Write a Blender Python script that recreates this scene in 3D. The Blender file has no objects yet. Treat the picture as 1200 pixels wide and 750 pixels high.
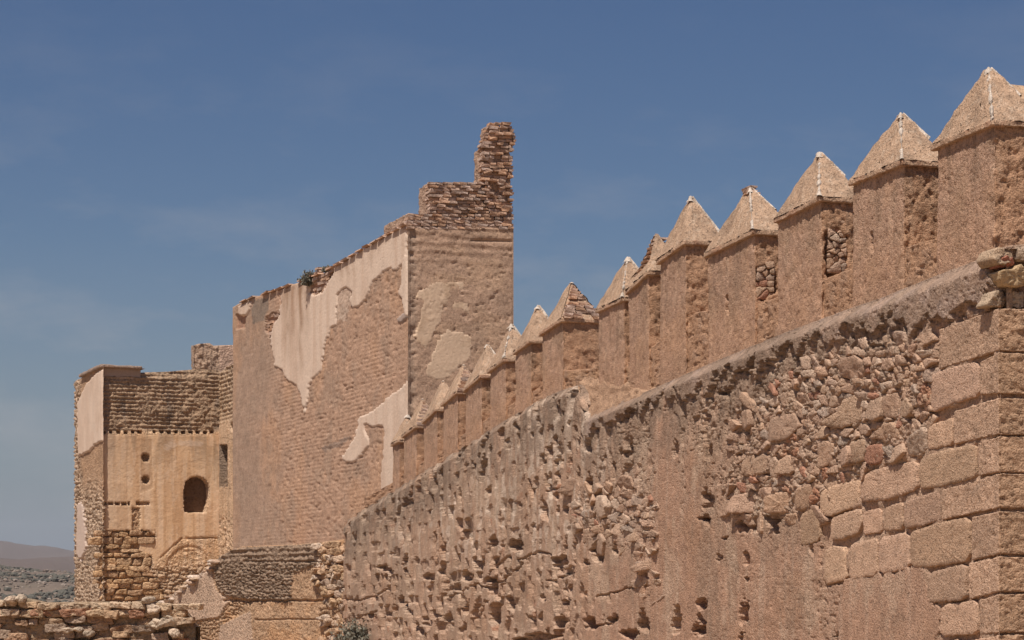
import bpy, math, random
import numpy as np
from mathutils import Vector

random.seed(7)
rng = np.random.default_rng(7)
SC = bpy.context.scene
COL = SC.collection

# ------------------------------------------------------------------ camera, sky, sun, exposure
F, CX, HY = 2500.0, 600.0, 690.0          # focal length in photo pixels, centre column, horizon row
cam_d = bpy.data.cameras.new('camera')
cam_d.sensor_width = 36.0
cam_d.lens = 36.0 * F / 1200.0
cam_d.shift_y = (HY - 375.0) / 1200.0
cam_d.clip_start = 0.1
cam_d.clip_end = 40000.0
cam = bpy.data.objects.new('camera', cam_d)
COL.objects.link(cam)
cam.location = (0, 0, 0)
cam.rotation_euler = (math.radians(90), 0, 0)
SC.camera = cam

SUN_EL = math.radians(62.0)
SUN_AZ = (-0.50, -0.866)                     # horizontal direction towards the sun
w = bpy.data.worlds.new('World')
SC.world = w
w.use_nodes = True
nt = w.node_tree
nt.nodes.clear()
wo = nt.nodes.new('ShaderNodeOutputWorld')
bg = nt.nodes.new('ShaderNodeBackground')
sky = nt.nodes.new('ShaderNodeTexSky')
sky.sky_type = 'NISHITA'
sky.sun_disc = False
sky.sun_elevation = SUN_EL
sky.sun_rotation = math.atan2(SUN_AZ[0], SUN_AZ[1])
sky.altitude = 0
sky.air_density = 1.0
sky.dust_density = 1.0
sky.ozone_density = 2.0
bg.inputs['Strength'].default_value = 0.054
# thin scattered cloud, the same all round the sky
tc = nt.nodes.new('ShaderNodeTexCoord')
mp = nt.nodes.new('ShaderNodeMapping')
mp.inputs['Scale'].default_value = (9, 9, 24)
mp.inputs['Location'].default_value = (4.3, 1.4, 0.7)
nz = nt.nodes.new('ShaderNodeTexNoise')
nz.inputs['Scale'].default_value = 1.0
nz.inputs['Detail'].default_value = 6.0
nz.inputs['Roughness'].default_value = 0.6
rp = nt.nodes.new('ShaderNodeMapRange')
rp.inputs['From Min'].default_value = 0.50
rp.inputs['From Max'].default_value = 0.80
rp.inputs['To Min'].default_value = 0.0
rp.inputs['To Max'].default_value = 0.42
mx = nt.nodes.new('ShaderNodeMixRGB')
mx.inputs['Color2'].default_value = (7.0, 6.8, 7.0, 1)
hs = nt.nodes.new('ShaderNodeHueSaturation')
hs.inputs['Hue'].default_value = 0.511
hs.inputs['Saturation'].default_value = 1.24
nt.links.new(tc.outputs['Generated'], mp.inputs['Vector'])
nt.links.new(mp.outputs['Vector'], nz.inputs['Vector'])
nt.links.new(nz.outputs['Fac'], rp.inputs['Value'])
sx_ = nt.nodes.new('ShaderNodeSeparateXYZ')
nt.links.new(tc.outputs['Generated'], sx_.inputs['Vector'])
lowb = nt.nodes.new('ShaderNodeMapRange')
lowb.inputs['From Min'].default_value = 0.12; lowb.inputs['From Max'].default_value = 0.26
lowb.inputs['To Min'].default_value = 1.0; lowb.inputs['To Max'].default_value = 0.12
nt.links.new(sx_.outputs['Z'], lowb.inputs['Value'])
mu = nt.nodes.new('ShaderNodeMath'); mu.operation = 'MULTIPLY'
nt.links.new(rp.outputs['Result'], mu.inputs[0]); nt.links.new(lowb.outputs['Result'], mu.inputs[1])
nt.links.new(mu.outputs[0], mx.inputs['Fac'])
nt.links.new(sky.outputs['Color'], hs.inputs['Color'])
hz = nt.nodes.new('ShaderNodeMapRange')                   # milky air low over the horizon, all round
hz.inputs['From Min'].default_value = 0.0; hz.inputs['From Max'].default_value = 0.16
hz.inputs['To Min'].default_value = 0.75; hz.inputs['To Max'].default_value = 0.0
mh = nt.nodes.new('ShaderNodeMixRGB'); mh.inputs['Color2'].default_value = (3.5, 4.0, 5.3, 1)
nt.links.new(hs.outputs['Color'], mh.inputs['Color1'])
nt.links.new(mh.outputs['Color'], mx.inputs['Color1'])
nt.links.new(sx_.outputs['Z'], hz.inputs['Value'])
nt.links.new(hz.outputs['Result'], mh.inputs['Fac'])
nt.links.new(mx.outputs['Color'], bg.inputs['Color'])
nt.links.new(bg.outputs['Background'], wo.inputs['Surface'])

sun_d = bpy.data.lights.new('sun', 'SUN')
sun_d.energy = 5.0
sun_d.angle = math.radians(0.53)
sun_d.color = (1.0, 0.945, 0.88)
sun = bpy.data.objects.new('sun', sun_d)
COL.objects.link(sun)
ce = math.cos(SUN_EL)
nrm = math.hypot(*SUN_AZ)
to_sun = Vector((SUN_AZ[0] / nrm * ce, SUN_AZ[1] / nrm * ce, math.sin(SUN_EL)))
sun.rotation_euler = to_sun.to_track_quat('Z', 'Y').to_euler()
sun.location = to_sun * 200

SC.view_settings.view_transform = 'Standard'
SC.view_settings.look = 'None'
SC.view_settings.exposure = 0.13
SC.view_settings.gamma = 1.0
SC.view_settings.use_curve_mapping = False

# ------------------------------------------------------------------ numpy noise
def _hash(ix, iy, iz, seed):
    with np.errstate(over='ignore'):
        h = (ix.astype(np.int64).astype(np.uint32) * np.uint32(374761393)
             + iy.astype(np.int64).astype(np.uint32) * np.uint32(668265263)
             + iz.astype(np.int64).astype(np.uint32) * np.uint32(2147483647 - 1)
             + np.uint32((seed * 974711 + 12345) & 0xffffffff))
        h = (h ^ (h >> np.uint32(13))) * np.uint32(1274126177)
        h = (h ^ (h >> np.uint32(15))) * np.uint32(2246822519)
        h = h ^ (h >> np.uint32(16))
    return h.astype(np.float64) / 4294967295.0

def vn2(x, y, seed=0):
    x = np.asarray(x, float); y = np.asarray(y, float)
    ix, iy = np.floor(x), np.floor(y)
    fx, fy = x - ix, y - iy
    fx = fx * fx * (3 - 2 * fx); fy = fy * fy * (3 - 2 * fy)
    z = np.zeros_like(ix)
    a = _hash(ix, iy, z, seed); b = _hash(ix + 1, iy, z, seed)
    c = _hash(ix, iy + 1, z, seed); d = _hash(ix + 1, iy + 1, z, seed)
    return (a + (b - a) * fx) * (1 - fy) + (c + (d - c) * fx) * fy

def vn3(x, y, z, seed=0):
    ix, iy, iz = np.floor(x), np.floor(y), np.floor(z)
    fx, fy, fz = x - ix, y - iy, z - iz
    fx = fx * fx * (3 - 2 * fx); fy = fy * fy * (3 - 2 * fy); fz = fz * fz * (3 - 2 * fz)
    r = 0
    for dz in (0, 1):
        a = _hash(ix, iy, iz + dz, seed); b = _hash(ix + 1, iy, iz + dz, seed)
        c = _hash(ix, iy + 1, iz + dz, seed); d = _hash(ix + 1, iy + 1, iz + dz, seed)
        v = (a + (b - a) * fx) * (1 - fy) + (c + (d - c) * fx) * fy
        r = r + v * (fz if dz else 1 - fz)
    return r

def fbm(x, y, octv=4, seed=0, gain=0.55):
    """centred on 0, roughly -0.5..0.5"""
    s = 0; a = 1.0; t = 0; f = 1.0
    for o in range(octv):
        s = s + a * (vn2(x * f + 17.3 * o, y * f - 9.1 * o, seed + o) - 0.5); t += a
        a *= gain; f *= 2.03
    return s / t * 1.25

DS = None        # metres between the columns of the sheet being built: finer octaves than it can hold fade out
def fbs(S, Z, fx, fz, octv=4, seed=0, gain=0.55):
    s = 0; a = 1.0; t = 0; f = 1.0
    for o in range(octv):
        k = sst(0.75, 0.28, fx * f * DS) if DS is not None else 1.0
        s = s + a * k * (vn2(S * fx * f + 17.3 * o, Z * fz * f - 9.1 * o, seed + o) - 0.5); t += a * (0.35 + 0.65 * k)
        a *= gain; f *= 2.03
    return s / t * 1.25

def fbm3(p, freq, octv=4, seed=0, gain=0.55):
    s = 0; a = 1.0; t = 0; f = freq
    for o in range(octv):
        s = s + a * (vn3(p[..., 0] * f + 11.7 * o, p[..., 1] * f, p[..., 2] * f - 5.3 * o, seed + o) - 0.5); t += a
        a *= gain; f *= 2.03
    return s / t * 1.25

def worley(x, y, seed=0, jit=0.9):
    ix, iy = np.floor(x), np.floor(y)
    f1 = np.full(np.shape(x), 9.0); f2 = np.full(np.shape(x), 9.0); cid = np.zeros(np.shape(x))
    z = np.zeros_like(ix)
    for dx in (-1, 0, 1):
        for dy in (-1, 0, 1):
            cx, cy = ix + dx, iy + dy
            qx = cx + 0.5 + jit * (_hash(cx, cy, z, seed) - 0.5)
            qy = cy + 0.5 + jit * (_hash(cx, cy, z, seed + 1) - 0.5)
            d = np.hypot(qx - x, qy - y)
            r = _hash(cx, cy, z, seed + 2)
            near = d < f1
            f2 = np.where(near, f1, np.minimum(f2, d))
            cid = np.where(near, r, cid)
            f1 = np.where(near, d, f1)
    return f1, f2, cid

def sst(a, b, x):
    t = np.clip((x - a) / (b - a), 0, 1)
    return t * t * (3 - 2 * t)

def lerp(a, b, t):
    return a + (b - a) * t

def inpoly(X, Y, pts):
    ins = np.zeros(X.shape, bool)
    n = len(pts)
    for i in range(n):
        x1, y1 = pts[i]; x2, y2 = pts[(i + 1) % n]
        if y1 == y2:
            continue
        c = ((Y > y1) != (Y > y2)) & (X < (x2 - x1) * (Y - y1) / (y2 - y1) + x1)
        ins ^= c
    return ins

def curve(pts):
    p = sorted(pts)
    xs = np.array([a for a, b in p], float); ys = np.array([b for a, b in p], float)
    return lambda x: np.interp(x, xs, ys)

def mixc(col, mask, c):
    """blend colour c (3) into col (...,3) by mask"""
    return col + (np.asarray(c) - col) * mask[..., None]

# ------------------------------------------------------------------ materials
def mat_stone(name, bump=0.6, bscale=30.0, rough=0.93, var=0.28, use_col=True, base=(0.4, 0.27, 0.18), rnd=0.0, fine=38.0, dist=0.03, pit=0.3, low=0.0):
    """fine: grains per metre, to suit how far off the thing stands"""
    m = bpy.data.materials.new(name)
    m.use_nodes = True
    t = m.node_tree
    b = t.nodes['Principled BSDF']
    b.inputs['Roughness'].default_value = rough
    b.inputs['Specular IOR Level'].default_value = 0.15
    geo = t.nodes.new('ShaderNodeNewGeometry')
    def noise(scale, det, rg):
        n = t.nodes.new('ShaderNodeTexNoise'); n.inputs['Scale'].default_value = scale
        n.inputs['Detail'].default_value = det; n.inputs['Roughness'].default_value = rg
        t.links.new(geo.outputs['Position'], n.inputs['Vector']); return n
    n1 = noise(fine * 0.12, 6, 0.7); n2 = noise(fine, 4, 0.65); n4 = noise(fine * 0.55, 3, 0.6)
    n3 = t.nodes.new('ShaderNodeTexVoronoi'); n3.inputs['Scale'].default_value = bscale
    t.links.new(geo.outputs['Position'], n3.inputs['Vector'])
    if use_col:
        src = t.nodes.new('ShaderNodeAttribute'); src.attribute_name = 'Col'; cs = src.outputs['Color']
    else:
        src = t.nodes.new('ShaderNodeRGB'); src.outputs[0].default_value = (*base, 1); cs = src.outputs[0]
    def mrange(out, a, b_, lo, hi):
        r = t.nodes.new('ShaderNodeMapRange')
        r.inputs['From Min'].default_value = a; r.inputs['From Max'].default_value = b_
        r.inputs['To Min'].default_value = lo; r.inputs['To Max'].default_value = hi
        t.links.new(out, r.inputs['Value']); return r.outputs['Result']
    def scale(cs, f):
        v = t.nodes.new('ShaderNodeVectorMath'); v.operation = 'SCALE'
        t.links.new(cs, v.inputs[0]); t.links.new(f, v.inputs['Scale']); return v.outputs['Vector']
    cs = scale(cs, mrange(n1.outputs['Fac'], 0.3, 0.7, 1 - var * 0.8, 1 + var * 0.8))
    cs = scale(cs, mrange(n2.outputs['Fac'], 0.3, 0.7, 1 - var, 1 + var))
    pitm = mrange(n4.outputs['Fac'], 0.56, 0.68, 0.0, 1.0)
    cs = scale(cs, mrange(pitm, 0, 1, 1.0, 1.0 - pit))
    if rnd:
        oi = t.nodes.new('ShaderNodeObjectInfo')
        h = t.nodes.new('ShaderNodeHueSaturation')
        r2 = t.nodes.new('ShaderNodeMath'); r2.operation = 'MULTIPLY'; r2.inputs[1].default_value = 7.31
        r3 = t.nodes.new('ShaderNodeMath'); r3.operation = 'FRACT'
        t.links.new(oi.outputs['Random'], r2.inputs[0]); t.links.new(r2.outputs[0], r3.inputs[0])
        t.links.new(mrange(oi.outputs['Random'], 0, 1, 1 - rnd, 1 + rnd), h.inputs['Value'])
        t.links.new(mrange(r3.outputs[0], 0, 1, 0.75, 1.15), h.inputs['Saturation'])
        t.links.new(cs, h.inputs['Color']); cs = h.outputs['Color']
    t.links.new(cs, b.inputs['Base Color'])
    ad = t.nodes.new('ShaderNodeMath'); ad.operation = 'MULTIPLY_ADD'; ad.inputs[1].default_value = 0.5
    t.links.new(n3.outputs['Distance'], ad.inputs[0]); t.links.new(n2.outputs['Fac'], ad.inputs[2])
    sb = t.nodes.new('ShaderNodeMath'); sb.operation = 'MULTIPLY_ADD'; sb.inputs[1].default_value = -0.7
    t.links.new(pitm, sb.inputs[0]); t.links.new(ad.outputs[0], sb.inputs[2])
    hout = sb.outputs[0]
    if low:
        n5 = noise(fine * 0.30, 4, 0.6)
        lo_ = t.nodes.new('ShaderNodeMath'); lo_.operation = 'MULTIPLY_ADD'; lo_.inputs[1].default_value = low
        t.links.new(n5.outputs['Fac'], lo_.inputs[0]); t.links.new(hout, lo_.inputs[2]); hout = lo_.outputs[0]
    bp = t.nodes.new('ShaderNodeBump'); bp.inputs['Strength'].default_value = bump; bp.inputs['Distance'].default_value = dist
    t.links.new(hout, bp.inputs['Height'])
    t.links.new(bp.outputs['Normal'], b.inputs['Normal'])
    return m

M_STONE = mat_stone('weathered_masonry', 0.8, low=0.8)
M_MERLON = mat_stone('sandy_render', 0.8, 40, fine=44.0, dist=0.022)
M_FAR = mat_stone('weathered_masonry_coarse', 0.75, 11, fine=13.0, dist=0.08)
M_FARS = mat_stone('weathered_masonry_smooth', 0.22, 12, fine=18.0, dist=0.05, var=0.26)
M_PLASTER = mat_stone('old_plaster', 0.22, 10, 0.9, 0.09, fine=12.0, dist=0.04, pit=0.06)
M_BLOCK = mat_stone('sandstone_block', 0.8, 34, var=0.22, fine=40.0, dist=0.028)
M_BRICK = mat_stone('old_brick', 0.5, 20, use_col=False, base=(0.43, 0.275, 0.19), rnd=0.22, fine=22.0)
M_LIME = mat_stone('white_lime_mortar', 0.5, 40, use_col=False, base=(0.50, 0.41, 0.33), var=0.35)
M_GROUND = mat_stone('dry_ground', 0.3, 3, use_col=True, var=0.25, fine=2.0, dist=0.1)
M_CAP = mat_stone('rough_cap_render', 0.8, 36, var=0.26)
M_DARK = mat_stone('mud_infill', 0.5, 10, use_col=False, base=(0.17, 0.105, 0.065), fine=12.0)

def mat_leaf(name, c1, c2):
    m = bpy.data.materials.new(name); m.use_nodes = True
    t = m.node_tree; b = t.nodes['Principled BSDF']; b.inputs['Roughness'].default_value = 0.8
    g = t.nodes.new('ShaderNodeNewGeometry'); n = t.nodes.new('ShaderNodeTexNoise'); n.inputs['Scale'].default_value = 9
    r = t.nodes.new('ShaderNodeValToRGB')
    r.color_ramp.elements[0].position = 0.35; r.color_ramp.elements[1].position = 0.65
    r.color_ramp.elements[0].color = (*c1, 1); r.color_ramp.elements[1].color = (*c2, 1)
    t.links.new(g.outputs['Position'], n.inputs['Vector']); t.links.new(n.outputs['Fac'], r.inputs['Fac'])
    t.links.new(r.outputs['Color'], b.inputs['Base Color'])
    return m
M_LEAF = mat_leaf('dry_leaf', (0.12, 0.105, 0.07), (0.23, 0.21, 0.155))
M_SCRUB = mat_leaf('scrub', (0.06, 0.055, 0.04), (0.10, 0.085, 0.06))

# ------------------------------------------------------------------ object helpers
def put_mesh(name, V, Q, mat, parent=None, col=None, T=None, smooth=True):
    """V (n,3) world coordinates, Q (m,4) quads, T (k,3) triangles"""
    V = np.asarray(V, float)
    off = np.zeros(3)
    p = parent
    while p is not None:
        off = off + np.array(p.location); p = p.parent
    V = V - off
    me = bpy.data.meshes.new(name)
    nq = 0 if Q is None else len(Q); ntq = 0 if T is None else len(T)
    me.vertices.add(len(V)); me.vertices.foreach_set('co', V.astype(np.float32).ravel())
    parts = []
    if nq: parts.append(np.asarray(Q).ravel())
    if ntq: parts.append(np.asarray(T).ravel())
    li = np.concatenate(parts).astype(np.int32)
    me.loops.add(len(li)); me.loops.foreach_set('vertex_index', li)
    st = np.concatenate([np.arange(nq) * 4, nq * 4 + np.arange(ntq) * 3]).astype(np.int32)
    me.polygons.add(nq + ntq); me.polygons.foreach_set('loop_start', st)
    me.polygons.foreach_set('use_smooth', np.full(nq + ntq, smooth))
    if col is not None:
        a = me.color_attributes.new('Col', 'FLOAT_COLOR', 'POINT')
        c = np.ones((len(V), 4), np.float32); lum = np.asarray(col) @ np.array([0.3, 0.5, 0.2]); c[:, :3] = np.clip(lum[:, None] + (np.asarray(col) - lum[:, None]) * 1.15, 0.01, 0.9) * np.array([1.015, 0.98, 0.995])
        a.data.foreach_set('color', c.ravel())
    me.update(calc_edges=True)
    me.validate()
    me.materials.append(mat)
    o = bpy.data.objects.new(name, me)
    COL.objects.link(o)
    if parent: o.parent = parent
    return o

def thing(name, loc, label, cat, group=None):
    o = bpy.data.objects.new(name, None); COL.objects.link(o)
    o.empty_display_size = 0.5
    o.location = loc
    o['label'] = label; o['category'] = cat; o['kind'] = 'thing'
    if group: o['group'] = group
    return o

def grid_quads(nr, nc, flip=False, base=0):
    i = np.arange(nr - 1)[:, None] * nc + np.arange(nc - 1)[None, :] + base
    q = np.stack([i, i + 1, i + nc + 1, i + nc], -1).reshape(-1, 4)
    return q[:, ::-1] if flip else q

def unproj(px, py, D):
    return np.array([(px - CX) / F * D, D, (HY - py) / F * D])

class Plane:
    """vertical plane; s runs along u, n points out of the masonry"""
    def __init__(self, o, u, n):
        self.o = np.array(o, float); self.u = np.array(u, float); self.n = np.array(n, float)
        self.flip = (self.u[0] * self.n[1] - self.u[1] * self.n[0]) > 0   # orientation of (u,z) against n
    def s_of(self, px):
        k = (np.asarray(px, float) - CX) / F
        return (k * self.o[1] - self.o[0]) / (self.u[0] - k * self.u[1])
    def D(self, s):
        return self.o[1] + s * self.u[1]
    def sz(self, px, py):
        s = self.s_of(px)
        return s, (HY - np.asarray(py, float)) / F * self.D(s)
    def pos(self, s, z, h=0.0):
        s, z, h = np.broadcast_arrays(np.asarray(s, float), np.asarray(z, float), np.asarray(h, float))
        return np.stack([self.o[0] + s * self.u[0] + h * self.n[0], self.o[1] + s * self.u[1] + h * self.n[1], z], -1)
    def shifted(self, t):
        return Plane(self.o + self.n * t, self.u, self.n)

def panel(name, pl, x0, x1, step, top, bottom_z, rows, hfun, mat, parent, cap=((-0.6, 0.0),), zpow=1.0):
    """relief sheet on plane pl between photo columns x0..x1; top(px) gives the photo row of its upper edge"""
    cols = np.linspace(x0, x1, max(3, int(abs(x1 - x0) / step)))
    S1 = pl.s_of(cols)
    zt = (HY - top(cols)) / F * pl.D(S1)
    v = np.linspace(0, 1, rows) ** zpow
    S = np.repeat(S1[None, :], rows, 0)
    Z = bottom_z + (zt - bottom_z)[None, :] * v[:, None]
    PX = np.repeat(cols[None, :], rows, 0)
    PY = HY - Z * F / pl.D(S)
    global DS
    DS = np.abs(np.gradient(S1))[None, :]
    h, col = hfun(S, Z, PX, PY, zt[None, :])
    DS = None
    P = pl.pos(S, Z, h)
    Pall, Call = [P], [col]
    last = h[-1]
    for dh, dz in cap:
        Pall.append(pl.pos(S1, zt + dz, last + dh)[None]); Call.append(col[-1][None])
    Pa = np.concatenate(Pall, 0); Ca = np.concatenate(Call, 0)
    nr, nc = Pa.shape[:2]
    fl = (S1[-1] > S1[0]) == pl.flip
    o = put_mesh(name, Pa.reshape(-1, 3), grid_quads(nr, nc, not fl), mat, parent, Ca.reshape(-1, 3))
    return dict(obj=o, S=S, Z=Z, PX=PX, PY=PY, h=h, col=col, pl=pl, flip=not fl)

def patch(name, pd, mask, thick, mat, parent, colfun, hn=0.004, seed=5):
    """a skin of plaster left on a panel where mask holds"""
    m = mask[:-1, :-1] & mask[1:, :-1] & mask[:-1, 1:] & mask[1:, 1:]
    if not m.any():
        return None
    nr, nc = mask.shape
    inn = np.zeros((nr + 1, nc + 1), bool); inn[1:-1, 1:-1] = m
    allin = inn[:-1, :-1] & inn[1:, :-1] & inn[:-1, 1:] & inn[1:, 1:]
    anyin = inn[:-1, :-1] | inn[1:, :-1] | inn[:-1, 1:] | inn[1:, 1:]
    S, Z = pd['S'], pd['Z']
    hh = thick + hn * fbm(S * 3, Z * 3, 3, seed) * 2
    h = np.where(allin, np.maximum(hh, pd['h'] + 0.006), np.minimum(pd['h'], hh) - 0.004)
    P = pd['pl'].pos(S, Z, h)
    C = colfun(S, Z, pd['PX'], pd['PY'])
    idx = -np.ones(nr * nc, int); sel = anyin.ravel(); idx[sel] = np.arange(sel.sum())
    q = grid_quads(nr, nc, pd['flip'])[m.ravel()]
    return put_mesh(name, P.reshape(-1, 3)[sel], idx[q], mat, parent, C.reshape(-1, 3)[sel])

def chaikin(p, n=1, a=0.2):
    p = np.asarray(p, float)
    for _ in range(n):
        q = np.roll(p, -1, 0)
        p = np.stack([p * (1 - a) + q * a, p * a + q * (1 - a)], 1).reshape(-1, 2)
    return p

def stone_from_poly(name, pl, poly_px, front, back, mat, parent, color, seed=0, edge=0.025, amp=0.006, spacing=0.07, shrink=0.0, dome=0.0, h0=0.0, px=True, rough=0.012, tilt=0.0, wobf=9.0):
    """a stone whose outline (photo pixels on plane pl) is extruded from h=back to h=front with worn edges"""
    if px:
        q = np.array([pl.sz(a, b) for a, b in poly_px])
    else:
        q = np.asarray(poly_px, float)
    area = 0.5 * np.sum(q[:, 0] * np.roll(q[:, 1], -1) - np.roll(q[:, 0], -1) * q[:, 1])
    if area < 0: q = q[::-1]
    q = chaikin(q, 1, 0.12)
    out = []
    for i in range(len(q)):
        a, b = q[i], q[(i + 1) % len(q)]
        n = max(1, int(np.hypot(*(b - a)) / spacing))
        for k in range(n):
            out.append(a + (b - a) * k / n)
    q = np.array(out)
    c = q.mean(0)
    r = np.hypot(*(q - c).T)
    rm = max(0.02, r.mean())
    wob = fbm(q[:, 0] * wobf, q[:, 1] * wobf, 3, seed) * rough * 2
    tr_ = np.random.default_rng(seed).uniform(-tilt, tilt, 2)
    q = c + (q - c) * (1 + (wob - shrink) / r)[:, None]
    edge = min(edge, rm * 0.45)
    ins = [0, 0, edge * 0.35, edge]
    hs = [back, front - edge, front - edge * 0.35, front]
    step = max(0.055, rm / 5)
    d = edge + step
    while d < rm * 0.9 and rm > 0.12:
        ins.append(d); hs.append(front); d += step
    V = []
    for dd, hh in zip(ins, hs):
        sc = 1 - dd / rm
        p = c + (q - c) * sc
        e = (hh - back) / max(1e-6, front - back)
        hz = hh + e * (amp * 2 * fbm(p[:, 0] * 7, p[:, 1] * 7, 3, seed + 3) + amp * 1.2 * fbm(p[:, 0] * 24, p[:, 1] * 24, 2, seed + 4)) + dome * (dd / rm) * rm + e * ((p - c) @ tr_)
        V.append(pl.pos(p[:, 0], p[:, 1], hz + h0))
    n = len(q)
    V.append(pl.pos(c[0], c[1], front + h0 + dome * rm)[None])
    V = np.concatenate(V)
    Q, T = [], []
    R = len(ins)
    for k in range(R - 1):
        for i in range(n):
            j = (i + 1) % n
            Q.append((k * n + i, k * n + j, (k + 1) * n + j, (k + 1) * n + i))
    for i in range(n):
        T.append(((R - 1) * n + i, (R - 1) * n + (i + 1) % n, R * n))
    # (s,z) anticlockwise faces along n when u x z = n
    uxz = np.array([pl.u[1], -pl.u[0]])
    if np.dot(uxz, pl.n) < 0:
        Q = [t[::-1] for t in Q]; T = [t[::-1] for t in T]
    cc = np.asarray(color)[None, :] * (1 + 0.18 * fbm(V[:, 0] * 6 + V[:, 1] * 3, V[:, 2] * 6, 3, seed + 8))[:, None]
    return V, Q, T, cc, rm

def add_stone(*a, **k):
    name, mat, parent = a[0], a[5], a[6]
    V, Q, T, cc, rm = stone_from_poly(*a, **k)
    return put_mesh(name, V, Q, mat, parent, cc, T)

def voronoi_cells(pts, lo, hi, aniso=(1, 1)):
    """clipped Voronoi cells of points (n,2) inside a box"""
    pts = np.asarray(pts, float); out = []
    A = np.array(aniso)
    for i, p in enumerate(pts):
        d = np.hypot(*((pts - p) * A).T)
        near = np.argsort(d)[1:15]
        cell = [np.array(v, float) for v in ((lo[0], lo[1]), (hi[0], lo[1]), (hi[0], hi[1]), (lo[0], hi[1]))]
        for j in near:
            m = (p + pts[j]) / 2; nn = (pts[j] - p) * A * A
            new = []
            for k in range(len(cell)):
                a, b = cell[k], cell[(k + 1) % len(cell)]
                da, db = np.dot(a - m, nn), np.dot(b - m, nn)
                if da <= 0: new.append(a)
                if da * db < 0: new.append(a + (b - a) * da / (da - db))
            cell = new
            if len(cell) < 3: break
        out.append(cell if len(cell) >= 3 else None)
    return out

def scatter_in(poly, size, seed, exclude=()):
    """dart throwing in photo pixels; size may be a function of (x,y)"""
    r = np.random.default_rng(seed)
    P = np.array(poly, float); lo, hi = P.min(0), P.max(0)
    pts = []
    n_try = int((hi - lo).prod() / 6)
    c = lo + r.random((n_try, 2)) * (hi - lo)
    ok = inpoly(c[:, 0], c[:, 1], poly)
    for e in exclude:
        ok &= ~inpoly(c[:, 0], c[:, 1], e)
    c = c[ok]
    for q in c:
        sz = size(q) if callable(size) else size
        sz *= 0.55 + 0.95 * r.random() ** 1.6
        if all((q[0] - a) ** 2 + (q[1] - b) ** 2 > (0.5 * (sz + s2)) ** 2 for a, b, s2 in pts):
            pts.append((q[0], q[1], sz))
    return pts

def rbox(size_fn, dims, res, r):
    """six grids of a box with rounded edges; returns V in box coordinates (0..dims), N, Q"""
    dims = np.array(dims, float); half = dims / 2
    Vs, Ns, Qs = [], [], []; base = 0
    for ax in range(3):
        a1, a2 = (ax + 1) % 3, (ax + 2) % 3
        n1, n2 = max(2, int(dims[a1] / res) + 2), max(2, int(dims[a2] / res) + 2)
        def spaced(n, L):
            t = np.linspace(-L / 2, L / 2, n)
            return np.sort(np.concatenate([t, [-L / 2 + r * 0.3, L / 2 - r * 0.3, -L / 2 + r, L / 2 - r]])) if r > 0 else t
        g1, g2 = spaced(n1, dims[a1]), spaced(n2, dims[a2])
        A, B = np.meshgrid(g1, g2, indexing='ij')
        for sg in (-1, 1):
            P = np.zeros(A.shape + (3,)); P[..., a1] = A; P[..., a2] = B; P[..., ax] = sg * half[ax]
            core = np.clip(P, -(half - r), half - r)
            d = P - core
            L = np.linalg.norm(d, axis=-1, keepdims=True)
            Nn = d / np.maximum(L, 1e-9)
            if r > 0: P = core + Nn * r
            Vs.append(P.reshape(-1, 3) + half); Ns.append(Nn.reshape(-1, 3))
            Qs.append(grid_quads(len(g1), len(g2), sg < 0, base)); base += A.size
    return np.concatenate(Vs), np.concatenate(Ns), np.concatenate(Qs)

def project(P):
    D = np.maximum(P[..., 1], 0.1)
    return CX + P[..., 0] / D * F, HY - P[..., 2] / D * F

# ------------------------------------------------------------------ colours (albedo)
C_SAND = np.array((0.40, 0.278, 0.198))
C_PINK = np.array((0.405, 0.262, 0.182))
C_GREY = np.array((0.245, 0.188, 0.14))
C_PALE = np.array((0.54, 0.405, 0.30))
C_WHITE = np.array((0.60, 0.485, 0.38))
C_OCHRE = np.array((0.63, 0.45, 0.29))
C_BRICK = np.array((0.36, 0.19, 0.12))
C_DUST = np.array((0.44, 0.30, 0.19))
C_COPE = np.array((0.285, 0.212, 0.16))

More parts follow.
